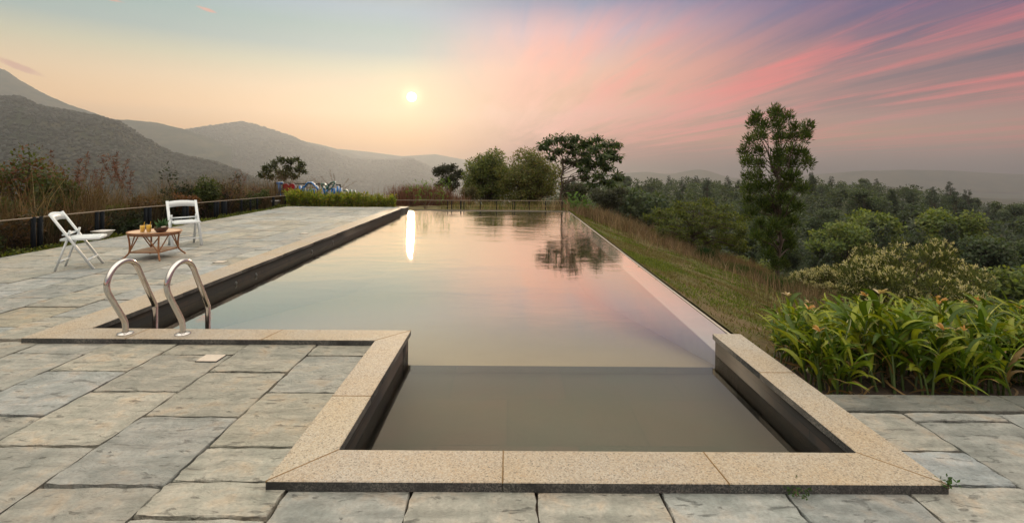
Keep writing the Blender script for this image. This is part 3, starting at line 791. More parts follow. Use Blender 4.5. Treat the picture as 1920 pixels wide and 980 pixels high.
weed('weed', 'pale yellow-green plant just behind the far fence', 797, 390, 19., .9, .9, 62, YG, 320, .16, .03)
weed('weed', 'tiny weed growing under the front edge of the pool coping', 1492, 927, 2.09, .05, .018, 63, [(.04,.09,.02)], 70, .016, .009)
weed('weed', 'tiny weed at the right front corner of the pool coping', 1778, 915, 2.12, .03, .04, 64, [(.04,.10,.02)], 40, .018, .010)
# plume grasses
def plume(label, px, d, tops, seed, k_=1.):
    g0 = np.array(on_ground(px, d)); o = empty('plume_grass', tuple(g0), label=label, cat='tall grass', group='tall plume grasses behind the left fence'); rr_ = np.random.default_rng(seed)
    sb = MB(); fb = MB()
    for tx, ty in tops:
        e = np.array(at(tx, ty, d+rr_.normal()*.3))-g0; bpt = np.array([rr_.normal()*.12, rr_.normal()*.12, 0])
        t = np.linspace(0, 1, 9)[:, None]; P = bpt+(e-bpt)*np.hstack([t**1.7, t**1.7, t**.92]); sb.tube(P, np.linspace(.009, .004, 9)*k_, 4, cap=False)
        m = int(100*k_); tt = .62+.38*rr_.random(m); Q = bpt+(e-bpt)*np.column_stack([tt**1.7, tt**1.7, tt**.92])+rr_.normal(size=(m, 3))*.018*k_
        leaves(fb, Q, .09*k_, .020*k_, rr_, [(.16,.075,.065),(.20,.11,.09),(.11,.06,.05)], .3, .1, dup=.4)
    blades(fb, np.column_stack([rr_.normal(size=160)*.16, rr_.normal(size=160)*.16, np.zeros(160)]), .9*(.4+.8*rr_.random(160)), .013, rr_, DRY, .3)
    sb.build('stalks', M_STEM, o); fb.build('plumes', M_GRASS, o)
plume('reddish plume grass with two tall stalks right of the small red-leaved tree', 148, 12., [(165,288),(150,300),(143,318)], 71)
plume('tallest plume grass with five nodding reddish heads', 228, 12.5, [(188,292),(203,292),(220,286),(239,298),(214,310),(246,322)], 72)
plume('faint thin plume grass between the two reddish ones', 185, 14., [(178,318),(192,312),(172,330)], 73)
plume('lone thin grass stalk above the small red-leaved tree', 98, 13., [(94,282)], 74)
plume('thin seed stalks behind the green hedge right of the sign', 630, 21., [(625,326),(618,318),(655,335),(668,340),(600,330),(581,330)], 75, .6)
plume('thin seed stalks left of the small spreading tree by the sign', 455, 17., [(450,318),(440,322),(463,325)], 76, .7)

# ------------------------------------------------------------------ paving
XA, XB, XC, YF, YE, WCO, WC = -1.070, 1.971, -3.897, 2.114, 4.063, .238, .351
YI, YK, XW, YW = 15.53, 4.03, 2.092, 16.90
ZC, ZWAT = .045, -.125
pv = MB(); rs = np.random.default_rng(5)
def slab(x0, x1, y0, y1):
    if x1-x0 < .06 or y1-y0 < .06: return
    gx, gy = .006, .0105
    x0 += gx; x1 -= gx; y0 += gy; y1 -= gy
    near = (y1 < 6 and x0 > -6); k = 7 if near else 2
    pts = []
    for (ax, ay), (bx, by) in (((x0,y0),(x1,y0)),((x1,y0),(x1,y1)),((x1,y1),(x0,y1)),((x0,y1),(x0,y0))):
        for i in range(k):
            t = i/k; j = rs.normal()*.0014 if i else 0.
            nx, ny = (0, 1) if ay == by else (1, 0); pts.append((ax+(bx-ax)*t+nx*j, ay+(by-ay)*t+ny*j))
    zt_ = rs.normal()*.0018
    b = .98+.36*rs.random(); wv = rs.normal()*.030
    tone = np.array([b*1.15*(1+wv), b*1.20, b*1.31*(1-wv*1.6)])
    pv.prism(pts, -.05, zt_, 0, 0, .005, tone)
W_ = .555
for ci in range(-16, 14):
    cx0 = .13+W_*ci; cx1 = cx0+W_; off = 2.44 if (ci % 2 != 0) else 2.14
    jj = range(-8, 26)
    ys = [off+.59*j+(rs.normal()*.03 if not 0 <= j < 4 else 0) for j in jj]
    for y0, y1 in zip(ys[:-1], ys[1:]):
        if y1 < -2.3 or y0 > 16.55: continue
        y1 = min(y1, 16.6)
        if cx1 > -8.3 and cx0 < -7.72: a0 = -7.72
        else: a0 = cx0
        if cx1 <= -7.72: continue
        X0, X1 = a0, cx1
        if X0 >= 1.9:                       # right of the pool: up to the bed kerb
            if y0 > 2.84: continue
            slab(X0, min(X1, 9), y0, min(y1, 2.83)); continue
        if X1 > -1.0 and X0 < 1.9:
            if y0 > 2.16: 
                if X0 < -1.05 and y0 < 3.86: slab(X0, -1.02, y0, min(y1, 3.86))
                if X1 > 1.92 and y0 < 2.84: slab(1.92, X1, y0, min(y1, 2.83))
                continue
            slab(X0, X1, y0, min(y1, 2.17)) if not (X1 > 1.92) else (slab(X0, X1, y0, min(y1, 2.17)), slab(1.92, X1, 2.17, min(y1, 2.83)) if y1 > 2.17 else None)
            if X0 < -1.03 and y1 > 2.17: slab(X0, -1.02, max(2.17, y0), min(y1, 3.86))
            continue
        if X1 <= -3.84 or y0 < 3.86:
            if X1 > -3.84: slab(X0, X1, y0, min(y1, 3.86))
            if X1 > -3.84 and X0 < -3.84 and y1 > 3.86: slab(X0, -3.85, 3.86, y1)
            if X1 <= -3.84: slab(X0, X1, y0, y1)
        elif X0 < -3.84: slab(X0, -3.85, y0, y1)
o = pv.build('paving', [M_SLAB]); tag(o, kind='structure')
mb = MB()
mb.box((-7.72, -2.5, -.3), (-3.83, 16.6, -.021)); mb.box((-3.83, -2.5, -.3), (-1.0, 3.87, -.021)); mb.box((-1.0, -2.5, -.3), (1.9, 2.18, -.021)); mb.box((1.9, -2.5, -.3), (9., 2.84, -.021))
o = mb.build('paving_bed', M_JOINT); tag(o, kind='structure')
def bedz(x, y):
    x = np.asarray(x, float); y = np.asarray(y, float); g_ = zt(x, y)
    m = sstep(5.7, 4.8, y)*sstep(0, .35, x-2.05-np.maximum(0, y-3.75)*.62)*sstep(8.2, 7.2, x)
    return g_+(-.05-.17*np.maximum(y-3.05, 0)-g_)*m+.012
# kerb of the planting bed
mb = MB()
xk = 1.99
i = 0
while xk < 9:
    L = .9+.4*rs.random(); mb.prism([(xk, 2.845+rs.normal()*.004), (xk+L-.006, 2.845+rs.normal()*.004), (xk+L-.006, 3.03), (xk, 3.03)], -.2, .012+rs.normal()*.002, 0, 0, .008, np.array([.55, .6, .65])*(.9+.3*rs.random())); xk += L
o = mb.build('kerb', M_SLAB); tag(o, kind='structure')
mb = MB(); NX = 40
X, Y = np.meshgrid(np.linspace(0, 1, 60), np.linspace(3.03, 5.75, 40)); X0 = np.where(Y < 4.04, 2.0, 2.22+.6*(Y-4)); X = X0+(9-X0)*X

o = grid_mesh('bed_soil', X, Y, bedz(X, Y)+.02*fbm(X*6, Y*6), M_SOIL); tag(o, kind='structure')
# square plates
for i, (x, y, lab) in enumerate(((-2.21, 3.55, 'small pale square plate in the paving nearest the pool ladder coping'), (-4.27, 7.06, 'small pale square plate in the paving beside the long left coping'), (-4.31, 10.03, 'small pale square plate farthest up the deck beside the left coping'))):
    e = empty('paving_plate', (x, y, 0), label=lab, cat='plate', group='pale square plates set into the deck')
    m1 = MB(); m1.prism([(-.075, -.06), (.075, -.06), (.075, .06), (-.075, .06)], -.01, .0085, 0, 0, .002); m1.build('cover', M_PLATE, e)
    m2 = MB(); m2.prism([(-.079, -.064), (.079, -.064), (.079, .064), (-.079, .064)], -.01, .0055, 0, 0, .001); m2.build('frame', M_POST, e)

# ------------------------------------------------------------------ pool
pool = empty('swimming_pool', (0, 9, 0), label='long L-shaped infinity pool with sandy granite coping and dark tiled walls', cat='swimming pool')
def pl(mb, name, m, smooth=False):
    for i in range(len(mb.v)): mb.v[i] = mb.v[i]-np.array([0, 9, 0])
    return mb.build(name, m, pool, smooth)
def coping(poly, tone=None):
    mb = MB(); b = (.94+.1*rs.random())
    mb.prism(poly, .0, ZC, 0, 1, .004, np.array([b, b*(.99+.02*rs.random()), b*(.97+.05*rs.random())])); pl(mb, 'coping_slab', [M_GRAN, M_GRANS])
J = .0015
xi, xo = XA+WCO, XA
def hseg(y0, y1, xs, mA=None, mB_=None):
    for a, b in zip(xs[:-1], xs[1:]):
        pass
# front run (with 45 degree mitres)
coping([(XA, YF), (-.02-J, YF), (-.02-J, YF+WCO), (XA+WCO, YF+WCO)])
coping([(-.02+J, YF), (.99-J, YF), (.97-J, YF+WCO), (-.02+J, YF+WCO)])
coping([(.99+J, YF), (XB, YF), (XB-WCO, YF+WCO), (.97+J, YF+WCO)])
# left short run
ym = 2.90
coping([(XA, YF+.003), (XA+WCO, YF+WCO+.003), (XA+WCO, ym-J), (XA, ym-J)])
coping([(XA, ym+J), (XA+WCO, ym+J), (XA+WCO, YE-.003), (XA, YE-WCO-.003)])
# ladder run
coping([(XA, YE-WCO), (XA+WCO, YE), (-1.92+J, YE), (-1.98+J, YE-WCO)])
coping([(-1.98-J, YE-WCO), (-1.92-J, YE), (-3.05+J, YE), (-3.07+J, YE-WCO)])
coping([(-3.07-J, YE-WCO), (-3.05-J, YE), (XC+WC, YE), (XC, YE-WCO)])
# long left run
ys = [YE-WCO+.002]+[5.2+1.15*i for i in range(9)]+[YI]
for i, (a, b) in enumerate(zip(ys[:-1], ys[1:])):
    if i == 0: coping([(XC, a), (XC+WC, YE+.002), (XC+WC, b-J), (XC, b-J)])
    else: coping([(XC, a+J), (XC+WC, a+J), (XC+WC, b-J), (XC, b-J)])
# right short run
coping([(XB, YF+.003), (XB, 3.27-J), (XB-WCO, 3.27-J), (XB-WCO, YF+WCO+.003)])
coping([(XB, 3.27+J), (XB, YK), (XB-WCO, YK), (XB-WCO, 3.27+J)])
M_GROUT = simple('ochre_grout', (.24, .15, .06), .8)
def grout(*segs):
    for a, b in segs:
        mb = MB(); mb.bar((a[0], a[1], ZC-.004), (b[0], b[1], ZC-.004), .0045, .0094); pl(mb, 'joint_grout', M_GROUT)
grout(((XA, YF), (XA+WCO, YF+WCO)), ((XB, YF), (XB-WCO, YF+WCO)), ((-.02, YF), (-.02, YF+WCO)), ((.99, YF), (.97, YF+WCO)))
grout(((XA, ym), (XA+WCO, ym)), ((XB-WCO, 3.27), (XB, 3.27)), ((XA, YE-WCO), (XA+WCO, YE)), ((-1.98, YE-WCO), (-1.92, YE)), ((-3.07, YE-WCO), (-3.05, YE)))
# walls under the coping
ins = .018
def wall(x0, y0, x1, y1): 
    mb = MB(); mb.box((x0, y0, -2.2), (x1, y1, -.001)); pl(mb, 'side_wall', M_WALL)
wall(XA+.02, YF+.02, XB-.02, YF+WCO-ins); wall(XA+.02, YF+WCO-ins, XA+WCO-ins, YE-WCO+.02); wall(XC+.02, YE-WCO+.02, XA+WCO-ins, YE-ins)
wall(XC+.02, YE-ins, XC+WC-ins, YI-.01); wall(XB-WCO+ins, YF+WCO-ins, XB-.03, YK-.012)
# a thin bright bed joint under the right coping run is left to the tile rows; floors
mb = MB(); mb.box((XA+WCO-ins, YF+WCO-ins, -2.2), (XB-WCO+ins, 4.055, -.31)); pl(mb, 'shallow_floor', M_FLOOR1)
mb = MB(); mb.box((XA+WCO-ins, 4.0555, -2.2), (XB-WCO+ins, 4.0595, -.252)); pl(mb, 'riser', M_FLOOR1)
mb = MB()
fl = [(4.06, -.25), (11., -1.5), (YW-.25, -1.7)]
for (a, za), (b, zb) in zip(fl[:-1], fl[1:]):
    x0 = XC+WC-ins
    V = [(x0, a, -2.3), (XW-.3, a, -2.3), (XW-.3, b, -2.3), (x0, b, -2.3), (x0, a, za), (XW-.3, a, za), (XW-.3, b, zb), (x0, b, zb)]
    mb.add(V, [(0,3,2,1),(4,5,6,7),(0,1,5,4),(1,2,6,5),(2,3,7,6),(3,0,4,7)])
pl(mb, 'pool_floor', M_FLOOR2)
# overflow weir (right and far side)
mb = MB(); mb.prism([(XW-.30, YK-.01), (XW-.004, YK-.01), (XW-.004, YW-.004), (XW-.30, YW-.30)], -2.2, ZWAT-.010, 0, 0, .004); pl(mb, 'overflow_weir', M_WEIR)
mb = MB(); mb.prism([(XC+WC-ins, YW-.30), (XW-.303, YW-.30), (XW-.007, YW-.004), (XC+WC-ins, YW-.004)], -2.2, ZWAT-.010, 0, 0, .004); pl(mb, 'overflow_weir', M_WEIR)
mb = MB(); mb.prism([(XW-.002, YK+.0), (XW+.022, YK+.0), (XW+.022, YW+.022), (XW-.002, YW)], -1.2, ZWAT+.004, 0, 0, .003); pl(mb, 'weir_lip', M_WEIR)
mb = MB(); mb.prism([(XC+.3, YW), (XW-.003, YW), (XW+.021, YW+.022), (XC+.3, YW+.022)], -1.2, ZWAT+.004, 0, 0, .003); pl(mb, 'weir_lip', M_WEIR)
# outer back wall piece behind the left coping end
wall(XC+.02, YI-.01, XC+WC-ins, YW+.0)
M_NOZ = simple('grey_nozzle', (.16, .18, .18), .5)
# return nozzles
for px, py in ((441, 533), (483, 517), (578, 472), (622, 455)):
    Yn = 1.57*FPX/(py-horizon(px)); e = empty('return_nozzle', (0, 0, 0)); bpy.data.objects.remove(e)
    mb = MB(); xw = XC+WC-ins
    for i, (rr_, x_) in enumerate(((.022, .003), (.018, .010), (.009, .014))):
        th = np.linspace(0, 2*np.pi, 17)[:-1]
        A = np.column_stack([np.full(16, xw), Yn+rr_*np.cos(th), ZWAT+.022+rr_*np.sin(th)]); B = A+np.array([x_, 0, 0])
        mb.add(np.vstack([A, B]), [(j, (j+1) % 16, 16+(j+1) % 16, 16+j) for j in range(16)]); mb.poly(B)
    pl(mb, 'return_nozzle', M_NOZ)
# water body
mb = MB()
wp = [(XA+WCO-ins, YF+WCO-ins), (XB-WCO+ins, YF+WCO-ins), (XB-WCO+ins, YK-.012), (XW-.003, YK-.012), (XW-.003, YW-.003), (XC+WC-ins, YW-.003), (XC+WC-ins, YE-ins), (XA+WCO-ins, YE-ins)]
P = np.array(wp)
def rect(x0, y0, x1, y1, z): return [(x0, y0, z), (x1, y0, z), (x1, y1, z), (x0, y1, z)]
def add_ng(bm_pts): pass
import bmesh
bm = bmesh.new(); zb = -2.4
vt = [bm.verts.new((x, y, ZWAT)) for x, y in wp]; vb = [bm.verts.new((x, y, zb)) for x, y in wp]
bm.faces.new(vt); bm.faces.new(vb[::-1])
for i in range(len(wp)): bm.faces.new((vb[i], vb[(i+1) % 8], vt[(i+1) % 8], vt[i]))
bmesh.ops.recalc_face_normals(bm, faces=bm.faces[:])
me = bpy.data.meshes.new('water'); bm.to_mesh(me); bm.free(); me.materials.append(M_WATER)
wo = bpy.data.objects.new('water', me); COL.objects.link(wo); tag(wo, kind='structure')

# ------------------------------------------------------------------ ladder
def smooth_path(P, n=8):
    P = [Vector(p) for p in P]; out = []
    for i in range(len(P)-1):
        p0 = P[max(i-1, 0)]; p1 = P[i]; p2 = P[i+1]; p3 = P[min(i+2, len(P)-1)]
        for k in range(n):
            t = k/n; out.append(.5*((2*p1)+(p2-p0)*t+(2*p0-5*p1+4*p2-p3)*t*t+(3*p1-p0-3*p2+p3)*t**3))
    out.append(P[-1]); return out
lad = empty('pool_ladder', (-2.92, 3.94, ZC), label='stainless steel pool ladder with two looped handrails on the granite coping', cat='pool ladder')
for X in (-3.155, -2.685):
    x = X+2.92
    pth = [(x, -.005, 0), (x, -.008, .075), (x, -.03, .135), (x, -.13, .30), (x, -.185, .40), (x, -.185, .475), (x, -.135, .555), (x, -.05, .597), (x, .04, .588), (x, .11, .53), (x, .165, .43), (x, .265, .24), (x, .312, .15), (x, .322, .08), (x, .322, -.3), (x, .322, -.9)]
    mb = MB(); mb.tube(smooth_path(pth, 6), .0215, 18); mb.build('handrail', M_STEEL, lad, True)
    mb = MB(); mb.lathe([(.026, .016), (.036, .014), (.056, .009), (.060, .004), (.060, .0005), (.0, .0005)], 28, (x, -.005, 0)); mb.build('flange', M_STEEL, lad, True)
for z in (-.32, -.58, -.82):
    mb = MB(); mb.box((-.23, .30, z-.012), (.23, .37, z+.012)); mb.build('step', M_STEEL, lad)

# ------------------------------------------------------------------ folding chairs
def make_chair(name, label, loc, rz):
    o = empty(name, loc, rz, label, 'folding chair')       # faces +x
    w = .215
    for s in (-1, 1):
        mb = MB(); mb.bar((.20, s*w, 0), (-.26, s*w, .80), .022, .042, (0, 1, 0)); mb.build('front_leg', M_WHITE, o)
        mb = MB(); mb.bar((-.21, s*(w-.028), 0), (-.075, s*(w-.028), .47), .020, .036, (0, 1, 0)); mb.bar((-.075, s*(w-.028), .47), (-.06, s*(w-.028), .56), .02, .03, (0, 1, 0)); mb.build('rear_leg', M_WHITE, o)
    mb = MB()
    x0, x1, z = -.165, .245, .445
    mb.prism([(x0, -w+.035), (x1, -w+.02), (x1+.012, 0), (x1, w-.02), (x0, w-.035)], z-.03, z, 0, 0, .006)
    mb.build('seat', M_WHITE, o)
    mb = MB(); mb.prism([(x0+.035, -w+.07), (x1-.03, -w+.055), (x1-.03, w-.055), (x0+.035, w-.07)], z, z+.012, 0, 0, .006); mb.build('seat_pad', M_WHITE, o)
    # curved top backrest
    mb = MB(); n = 12
    def pt(t, zz, off): 
        yy = -w+2*w*t; cz = .018*math.sin(math.pi*t); x = -.26+(.80-zz)/.80*.46-.03*math.sin(math.pi*t)+off
        return (x, yy, zz+cz)
    for i in range(n):
        a, b = i/n, (i+1)/n
        V = [pt(a, .685, 0), pt(b, .685, 0), pt(b, .79, 0), pt(a, .79, 0), pt(a, .685, -.016), pt(b, .685, -.016), pt(b, .79, -.016), pt(a, .79, -.016)]
        mb.add(V, [(0,1,2,3),(7,6,5,4),(0,4,5,1),(3,2,6,7)]+([(0,3,7,4)] if i == 0 else [])+([(1,5,6,2)] if i == n-1 else []))
    mb.build('backrest', M_WHITE, o)
    mb = MB(); mb.bar((.125, -w, .13), (.125, w, .13), .02, .04, (1, 0, 0)); mb.build('front_stretcher', M_WHITE, o)
    mb = MB(); mb.bar((-.175, -w+.03, .12), (-.175, w-.03, .12), .018, .03, (1, 0, 0)); mb.build('rear_stretcher', M_WHITE, o)
    mb = MB(); mb.bar((-.115, -w+.02, .50), (-.115, w-.02, .50), .02, .05, (1, 0, 0)); mb.build('lower_back_rail', M_WHITE, o)
    return o
make_chair('folding_chair', 'white folding chair seen from its side, left of the rattan table', (-5.94, 6.62, 0), R(27)).scale = (1, 1, .96)
make_chair('folding_chair', 'white folding chair facing the viewer, right behind the rattan table', (-5.78, 8.50, 0), R(-44)).scale = (1, 1, .97)

# ------------------------------------------------------------------ rattan table
tx, ty = -5.47, 7.37
tab = empty('rattan_table', (tx, ty, 0), label='low round rattan table on splayed cane legs between the two white chairs', cat='table')
ztp = .405; mb = MB(); n = 32
th = np.linspace(0, 2*np.pi, n+1)[:-1]; ra = .35
mb.prism([(ra*math.cos(t), ra*.88*math.sin(t)) for t in th], ztp-.014, ztp, 0, 0, .004); mb.build('table_top', M_RTOP, tab)
mb = MB(); 
for zz, q in ((ztp-.006, .355), (ztp-.035, .34)): mb.tube([(q*math.cos(t), q*.88*math.sin(t), zz) for t in np.linspace(0, 2*np.pi, 41)], .013, 7)
mb.build('rim', M_RATTAN, tab, True)
legs = [(-.21, -.24), (.22, -.22), (.20, .25), (-.20, .20)]
for lx, ly in legs:
    L = math.hypot(lx, ly); ux, uy = lx/L, ly/L; k = .31
    mb = MB(); mb.tube(smooth_path([(ux*(k+.02), uy*(k+.02), ztp-.03), (ux*k, uy*k, .26), (ux*k, uy*k, .13), (ux*(k+.03), uy*(k+.03), .075), (ux*(k+.10), uy*(k+.10), .008)], 4), .0125, 7)
    mb.build('leg', M_RATTAN, tab, True)
for i in range(4):
    a = legs[i]; b = legs[(i+1) % 4]
    na = [c/math.hypot(*a)*.31 for c in a]; nb = [c/math.hypot(*b)*.31 for c in b]; m = [(na[0]+nb[0])/2, (na[1]+nb[1])/2]
    mo = [m[0]*1.18, m[1]*1.18]
    mb = MB()
    mb.tube([(na[0], na[1], .12), (mo[0]*.8+na[0]*.25, mo[1]*.8+na[1]*.25, ztp-.04)], .009, 6); mb.tube([(nb[0], nb[1], .12), (mo[0]*.8+nb[0]*.25, mo[1]*.8+nb[1]*.25, ztp-.04)], .009, 6)
    mb.build('brace', M_RATTAN, tab)
    mb = MB(); mb.tube([(na[0], na[1], .115), (nb[0], nb[1], .115)], .011, 6); mb.build('shelf_rail', M_RATTAN, tab)
sh = [(c[0]/math.hypot(*c)*.30, c[1]/math.hypot(*c)*.30) for c in legs]
mb = MB(); mb.prism(sh, .112, .122, 0); mb.build('shelf', M_RTOP, tab)
# glasses
def m_glass():
    m, t, out = mat('clear_glass')
    a = t.n('ShaderNodeBsdfTransparent', {0: (.95, .96, .95, 1)}); b = t.n('ShaderNodeBsdfGlossy', {'Color': (1, 1, 1, 1), 'Roughness': .03})
    f = t.math('MULTIPLY_ADD', t.n('ShaderNodeLayerWeight', {0: .5}).outputs[1], .35, .04); mx = t.n('ShaderNodeMixShader', {0: f, 1: a.outputs[0], 2: b.outputs[0]}); link(t, mx.outputs[0], out.inputs[0]); return m
M_GLASS = m_glass(); M_JUICE = simple('mango_juice', (.85, .50, .02), .3)
for gx, gy, gh, lab in ((-.045, -.19, .125, 'left of two short glasses of yellow juice on the rattan table'), (.035, -.17, .135, 'right of two short glasses of yellow juice on the rattan table, beside the potted succulent')):
    e = empty('juice_glass', (tx+gx, ty+gy, ztp+.001), label=lab, cat='glass', group='glasses of yellow juice')
    mb = MB(); mb.lathe([(0, .002), (.030, .002), (.036, gh)], 20); mb.build('tumbler', M_GLASS, e, True)
    mb = MB(); mb.lathe([(0, .010), (.0275, .010), (.0325, gh*.86), (0, gh*.86)], 20); mb.build('juice', M_JUICE, e, True)
    mb = MB(); mb.tube([(0, 0, .02), (.03, .0, gh+.035)], .003, 6); mb.build('straw', M_JUICE, e)
e = empty('potted_succulent', (tx+.17, ty-.10, ztp+.001), label='small spiky succulent in a dark brown bowl on the rattan table', cat='potted plant')
mb = MB(); mb.lathe([(0, 0), (.055, 0), (.085, .04), (.092, .075), (.086, .078), (.078, .05), (0, .05)], 24); mb.build('bowl', M_POT, e, True)
mb = MB(); mb.lathe([(.081, .066), (0, .07)], 20); mb.build('soil', M_SOIL, e)
rq = np.random.default_rng(9); mb = MB(); m = 46
a = rq.random(m)*6.28; el = .3+rq.random(m)*1.1; D = np.column_stack([np.cos(a)*np.cos(el), np.sin(a)*np.cos(el), np.sin(el)])
leaves(mb, np.tile([0, 0, .07], (m, 1))+rq.normal(size=(m, 3))*.012, .12, .03, rq, [(.05,.13,.07),(.08,.17,.10),(.04,.09,.05)], .2, .1, dirs=D*3); mb.build('succulent', M_LEAF, e)
mb = MB(); mb.lathe([(0, .0), (.02, .002), (.032, .012), (.028, .022), (0, .018)], 16, (.07, -.05, .072)); mb.build('shell', M_PLATE, e, True)

# ------------------------------------------------------------------ garden lights
for (px, py, w, Y, lab) in ((193, 432, .13, 9.2, 'square funnel garden light standing behind the tilted white chair'), (517, 376, .115, 16.9, 'square funnel garden light at the far left end of the deck')):
    p = at(px, py, Y); e = empty('garden_light', (p.x, p.y, -.05), label=lab, cat='garden light', group='square funnel garden lights'); z = p.z+.05
    mb = MB(); prof = [(.035, z-.16), (.055, z-.15), (w*.86, z-.035), (w, z-.012), (w, z), (w-.01, z), (0, z-.002)]
    for (ra_, za), (rb_, zb_) in zip(prof[:-1], prof[1:]):
        A = np.array([(sx*ra_, sy*ra_, za) for sx, sy in ((-1,-1),(1,-1),(1,1),(-1,1))]); B = np.array([(sx*rb_, sy*rb_, zb_) for sx, sy in ((-1,-1),(1,-1),(1,1),(-1,1))])
        mb.add(np.vstack([A, B]), [(j, (j+1) % 4, 4+(j+1) % 4, 4+j) for j in range(4)])
    mb.build('shade', M_LAMP, e); mb = MB(); mb.tube([(0, 0, -.02), (0, 0, z-.08)], .03, 10); mb.build('stem', M_POST, e)

# ------------------------------------------------------------------ fences
def fence(name, label, pts, posts, ztop, zbase, net=True):
    """pts: ground line (x,y) pairs; posts: list of (x,y)"""
    o = empty(name, (pts[0][0], pts[0][1], 0), label=label, cat='fence'); ox, oy = pts[0]
    for (a, b), (c, d) in zip(pts[:-1], pts[1:]):
        za, zb_ = ztop(a, b), ztop(c, d)
        mb = MB(); mb.tube([(a-ox, b-oy, za), (c-ox, d-oy, zb_)], .010, 8); mb.build('top_rail', M_RAIL, o)
        mb = MB(); L = math.hypot(c-a, d-b); k = max(2, int(L/.8)); nx, ny = (d-b)/L*.003, -(c-a)/L*.003
        for i in range(k):
            t0, t1 = i/k, (i+1)/k; p0 = (a+(c-a)*t0-ox, b+(d-b)*t0-oy); p1 = (a+(c-a)*t1-ox, b+(d-b)*t1-oy)
            z0, z1 = za+(zb_-za)*t0-.02, za+(zb_-za)*t1-.02; g0_, g1_ = zbase(p0[0]+ox, p0[1]+oy), zbase(p1[0]+ox, p1[1]+oy)
            V = [(p0[0], p0[1], g0_), (p1[0], p1[1], g1_), (p1[0], p1[1], z1), (p0[0], p0[1], z0)]
            mb.add(V, [(0, 1, 2, 3)])
        if net: mb.build('mesh_panel', M_NET, o)
        else:
            for hh in (.12, .26, .40):
                mb = MB(); mb.tube([(a-ox, b-oy, za-hh), (c-ox, d-oy, zb_-hh)], .005, 5); mb.build('wire', M_POST, o)
    for x, y, w in posts:
        mb = MB(); mb.box((x-ox-w/2, y-oy-w/2, zbase(x, y)-.15), (x-ox+w/2, y-oy+w/2, ztop(x, y)-.012)); mb.build('post', M_POST, o)
    return o
FX = -8.12
ztl = lambda x, y: .53-.0225*(y-8.2) if y > 6 else .55
posts = []
for Y in (4.45, 5.7, 6.95, 8.2, 9.45, 10.7, 11.95, 13.2):
    posts += [(FX, Y-.045, .05), (FX, Y+.075, .055)]
posts += [(FX, 13.58, .11), (FX, 14.45, .04), (FX, 14.95, .04), (FX, 15.35, .04), (FX, 16.4, .06), (FX, 17.3, .06)]
fence('mesh_fence', 'long dark mesh fence with paired posts along the left edge of the deck', [(FX, 3.2), (FX, 10.), (FX, 17.3)], posts, ztl, lambda x, y: -.12)
YB = 18.1
pf = [(-2.35+.62*i, YB, .03) for i in range(8)]+[(-2.2, YB, .03), (-1.85, YB, .045), (.2, YB, .03), (2.0, YB, .05)]
fence('mesh_fence', 'low thin-railed fence behind the far overflow edge of the pool', [(-4.3, YB), (2.0, YB)], pf, lambda x, y: .155+.004*x, lambda x, y: -.45, net=False)

sc = [(px_, 8.6+1.1*(i % 3)*.5) for i, px_ in enumerate(())]
for i in range(22):
    yy_ = 4.2+i*.58+rb.normal()*.15; xx_ = -8.6-.7*rb.random()
    pxx = 960+FPX*xx_/yy_; col_ = [GRN, BRN, [(.03,.045,.018),(.05,.06,.022)]][i % 3]
    rr_ = np.random.default_rng(500+i); h_ = .5+.55*rb.random(); z_ = gz(xx_, yy_)
    cl = env_clumps(rr_, 9, (xx_, yy_, z_+h_*.5), (.42, .42, h_*.38), .16, .3, .9)
    nm = ['green', 'rusty brown', 'dark olive'][i % 3]
    make_tree('scrub_bush', 'low %s scrub bush pressed behind the left mesh fence' % nm, (xx_, yy_, z_), cl, 1000, .07, .032, col_, .012, 500+i, cat='bush', group='low %s scrub bushes behind the left fence' % nm, branch_low=.15, twigs=1)
# ground cover strip between deck and fence
gc = MB(); n = 9000; y = 3.+rb.random(n)*13.8; x = -7.74-rb.random(n)**1.3*.5; x = x+.12*np.maximum(vnoise(y*1.5, y*0)-.4, 0)
P = np.column_stack([x, y, -.07+.07*rb.random(n)*vnoise(x*3, y*3)*2])
leaves(gc, P, .05, .03, rb, [(.12,.16,.02),(.09,.13,.02),(.16,.17,.03),(.06,.09,.02)], .35, .8)
tag(gc.build('ground_cover', M_LEAF), 'narrow strip of yellow-green creeping plants between deck and left fence', 'ground cover', kind='stuff')

# ------------------------------------------------------------------ letter sign
SD = 18.6
sg = empty('letter_sign', tuple(at(518, 386, SD)), label='I-heart letter sign with blue letters and red heart behind the green hedge', cat='sign')
so = Vector(sg.location)
def sp_(px, py, off=0.): return Vector(at(px, py, SD+off))-so
def stroke(name, pl_, w, m, parent=None, trim=True):
    pts = [sp_(*p) for p in pl_]
    if trim:
        mb = MB(); 
        for a, b in zip(pts[:-1], pts[1:]): mb.bar(a+Vector((.03, .03, .0)), b+Vector((.03, .03, .0)), .08, w*1.25, (0, 0, 1) if abs((b-a).normalized().z) < .8 else (1, 0, 0))
    mb2 = MB()
    for a, b in zip(pts[:-1], pts[1:]):
        d = (b-a).normalized(); side = Vector((0, 1, 0)).cross(d).normalized()
        e = d*w*.35
        M = Matrix((side, d, side.cross(d))).transposed().to_4x4(); M.translation = a-e
        mb2.box((-w/2, 0, -.035), (w/2, (b-a).length+w*.7, .035), 0, None, M)
        if trim:
            M2 = Matrix((side, d, side.cross(d))).transposed().to_4x4(); M2.translation = a-e*1.3+Vector((.028, 0, 0))+Vector((0, .045, 0))
            mb2.box((-w/2*1.25, 0, -.02), (w/2*1.25, (b-a).length+w*.9, .02), 1, None, M2)
    return mb2.build(name, [m, M_TRIM], parent or sg)
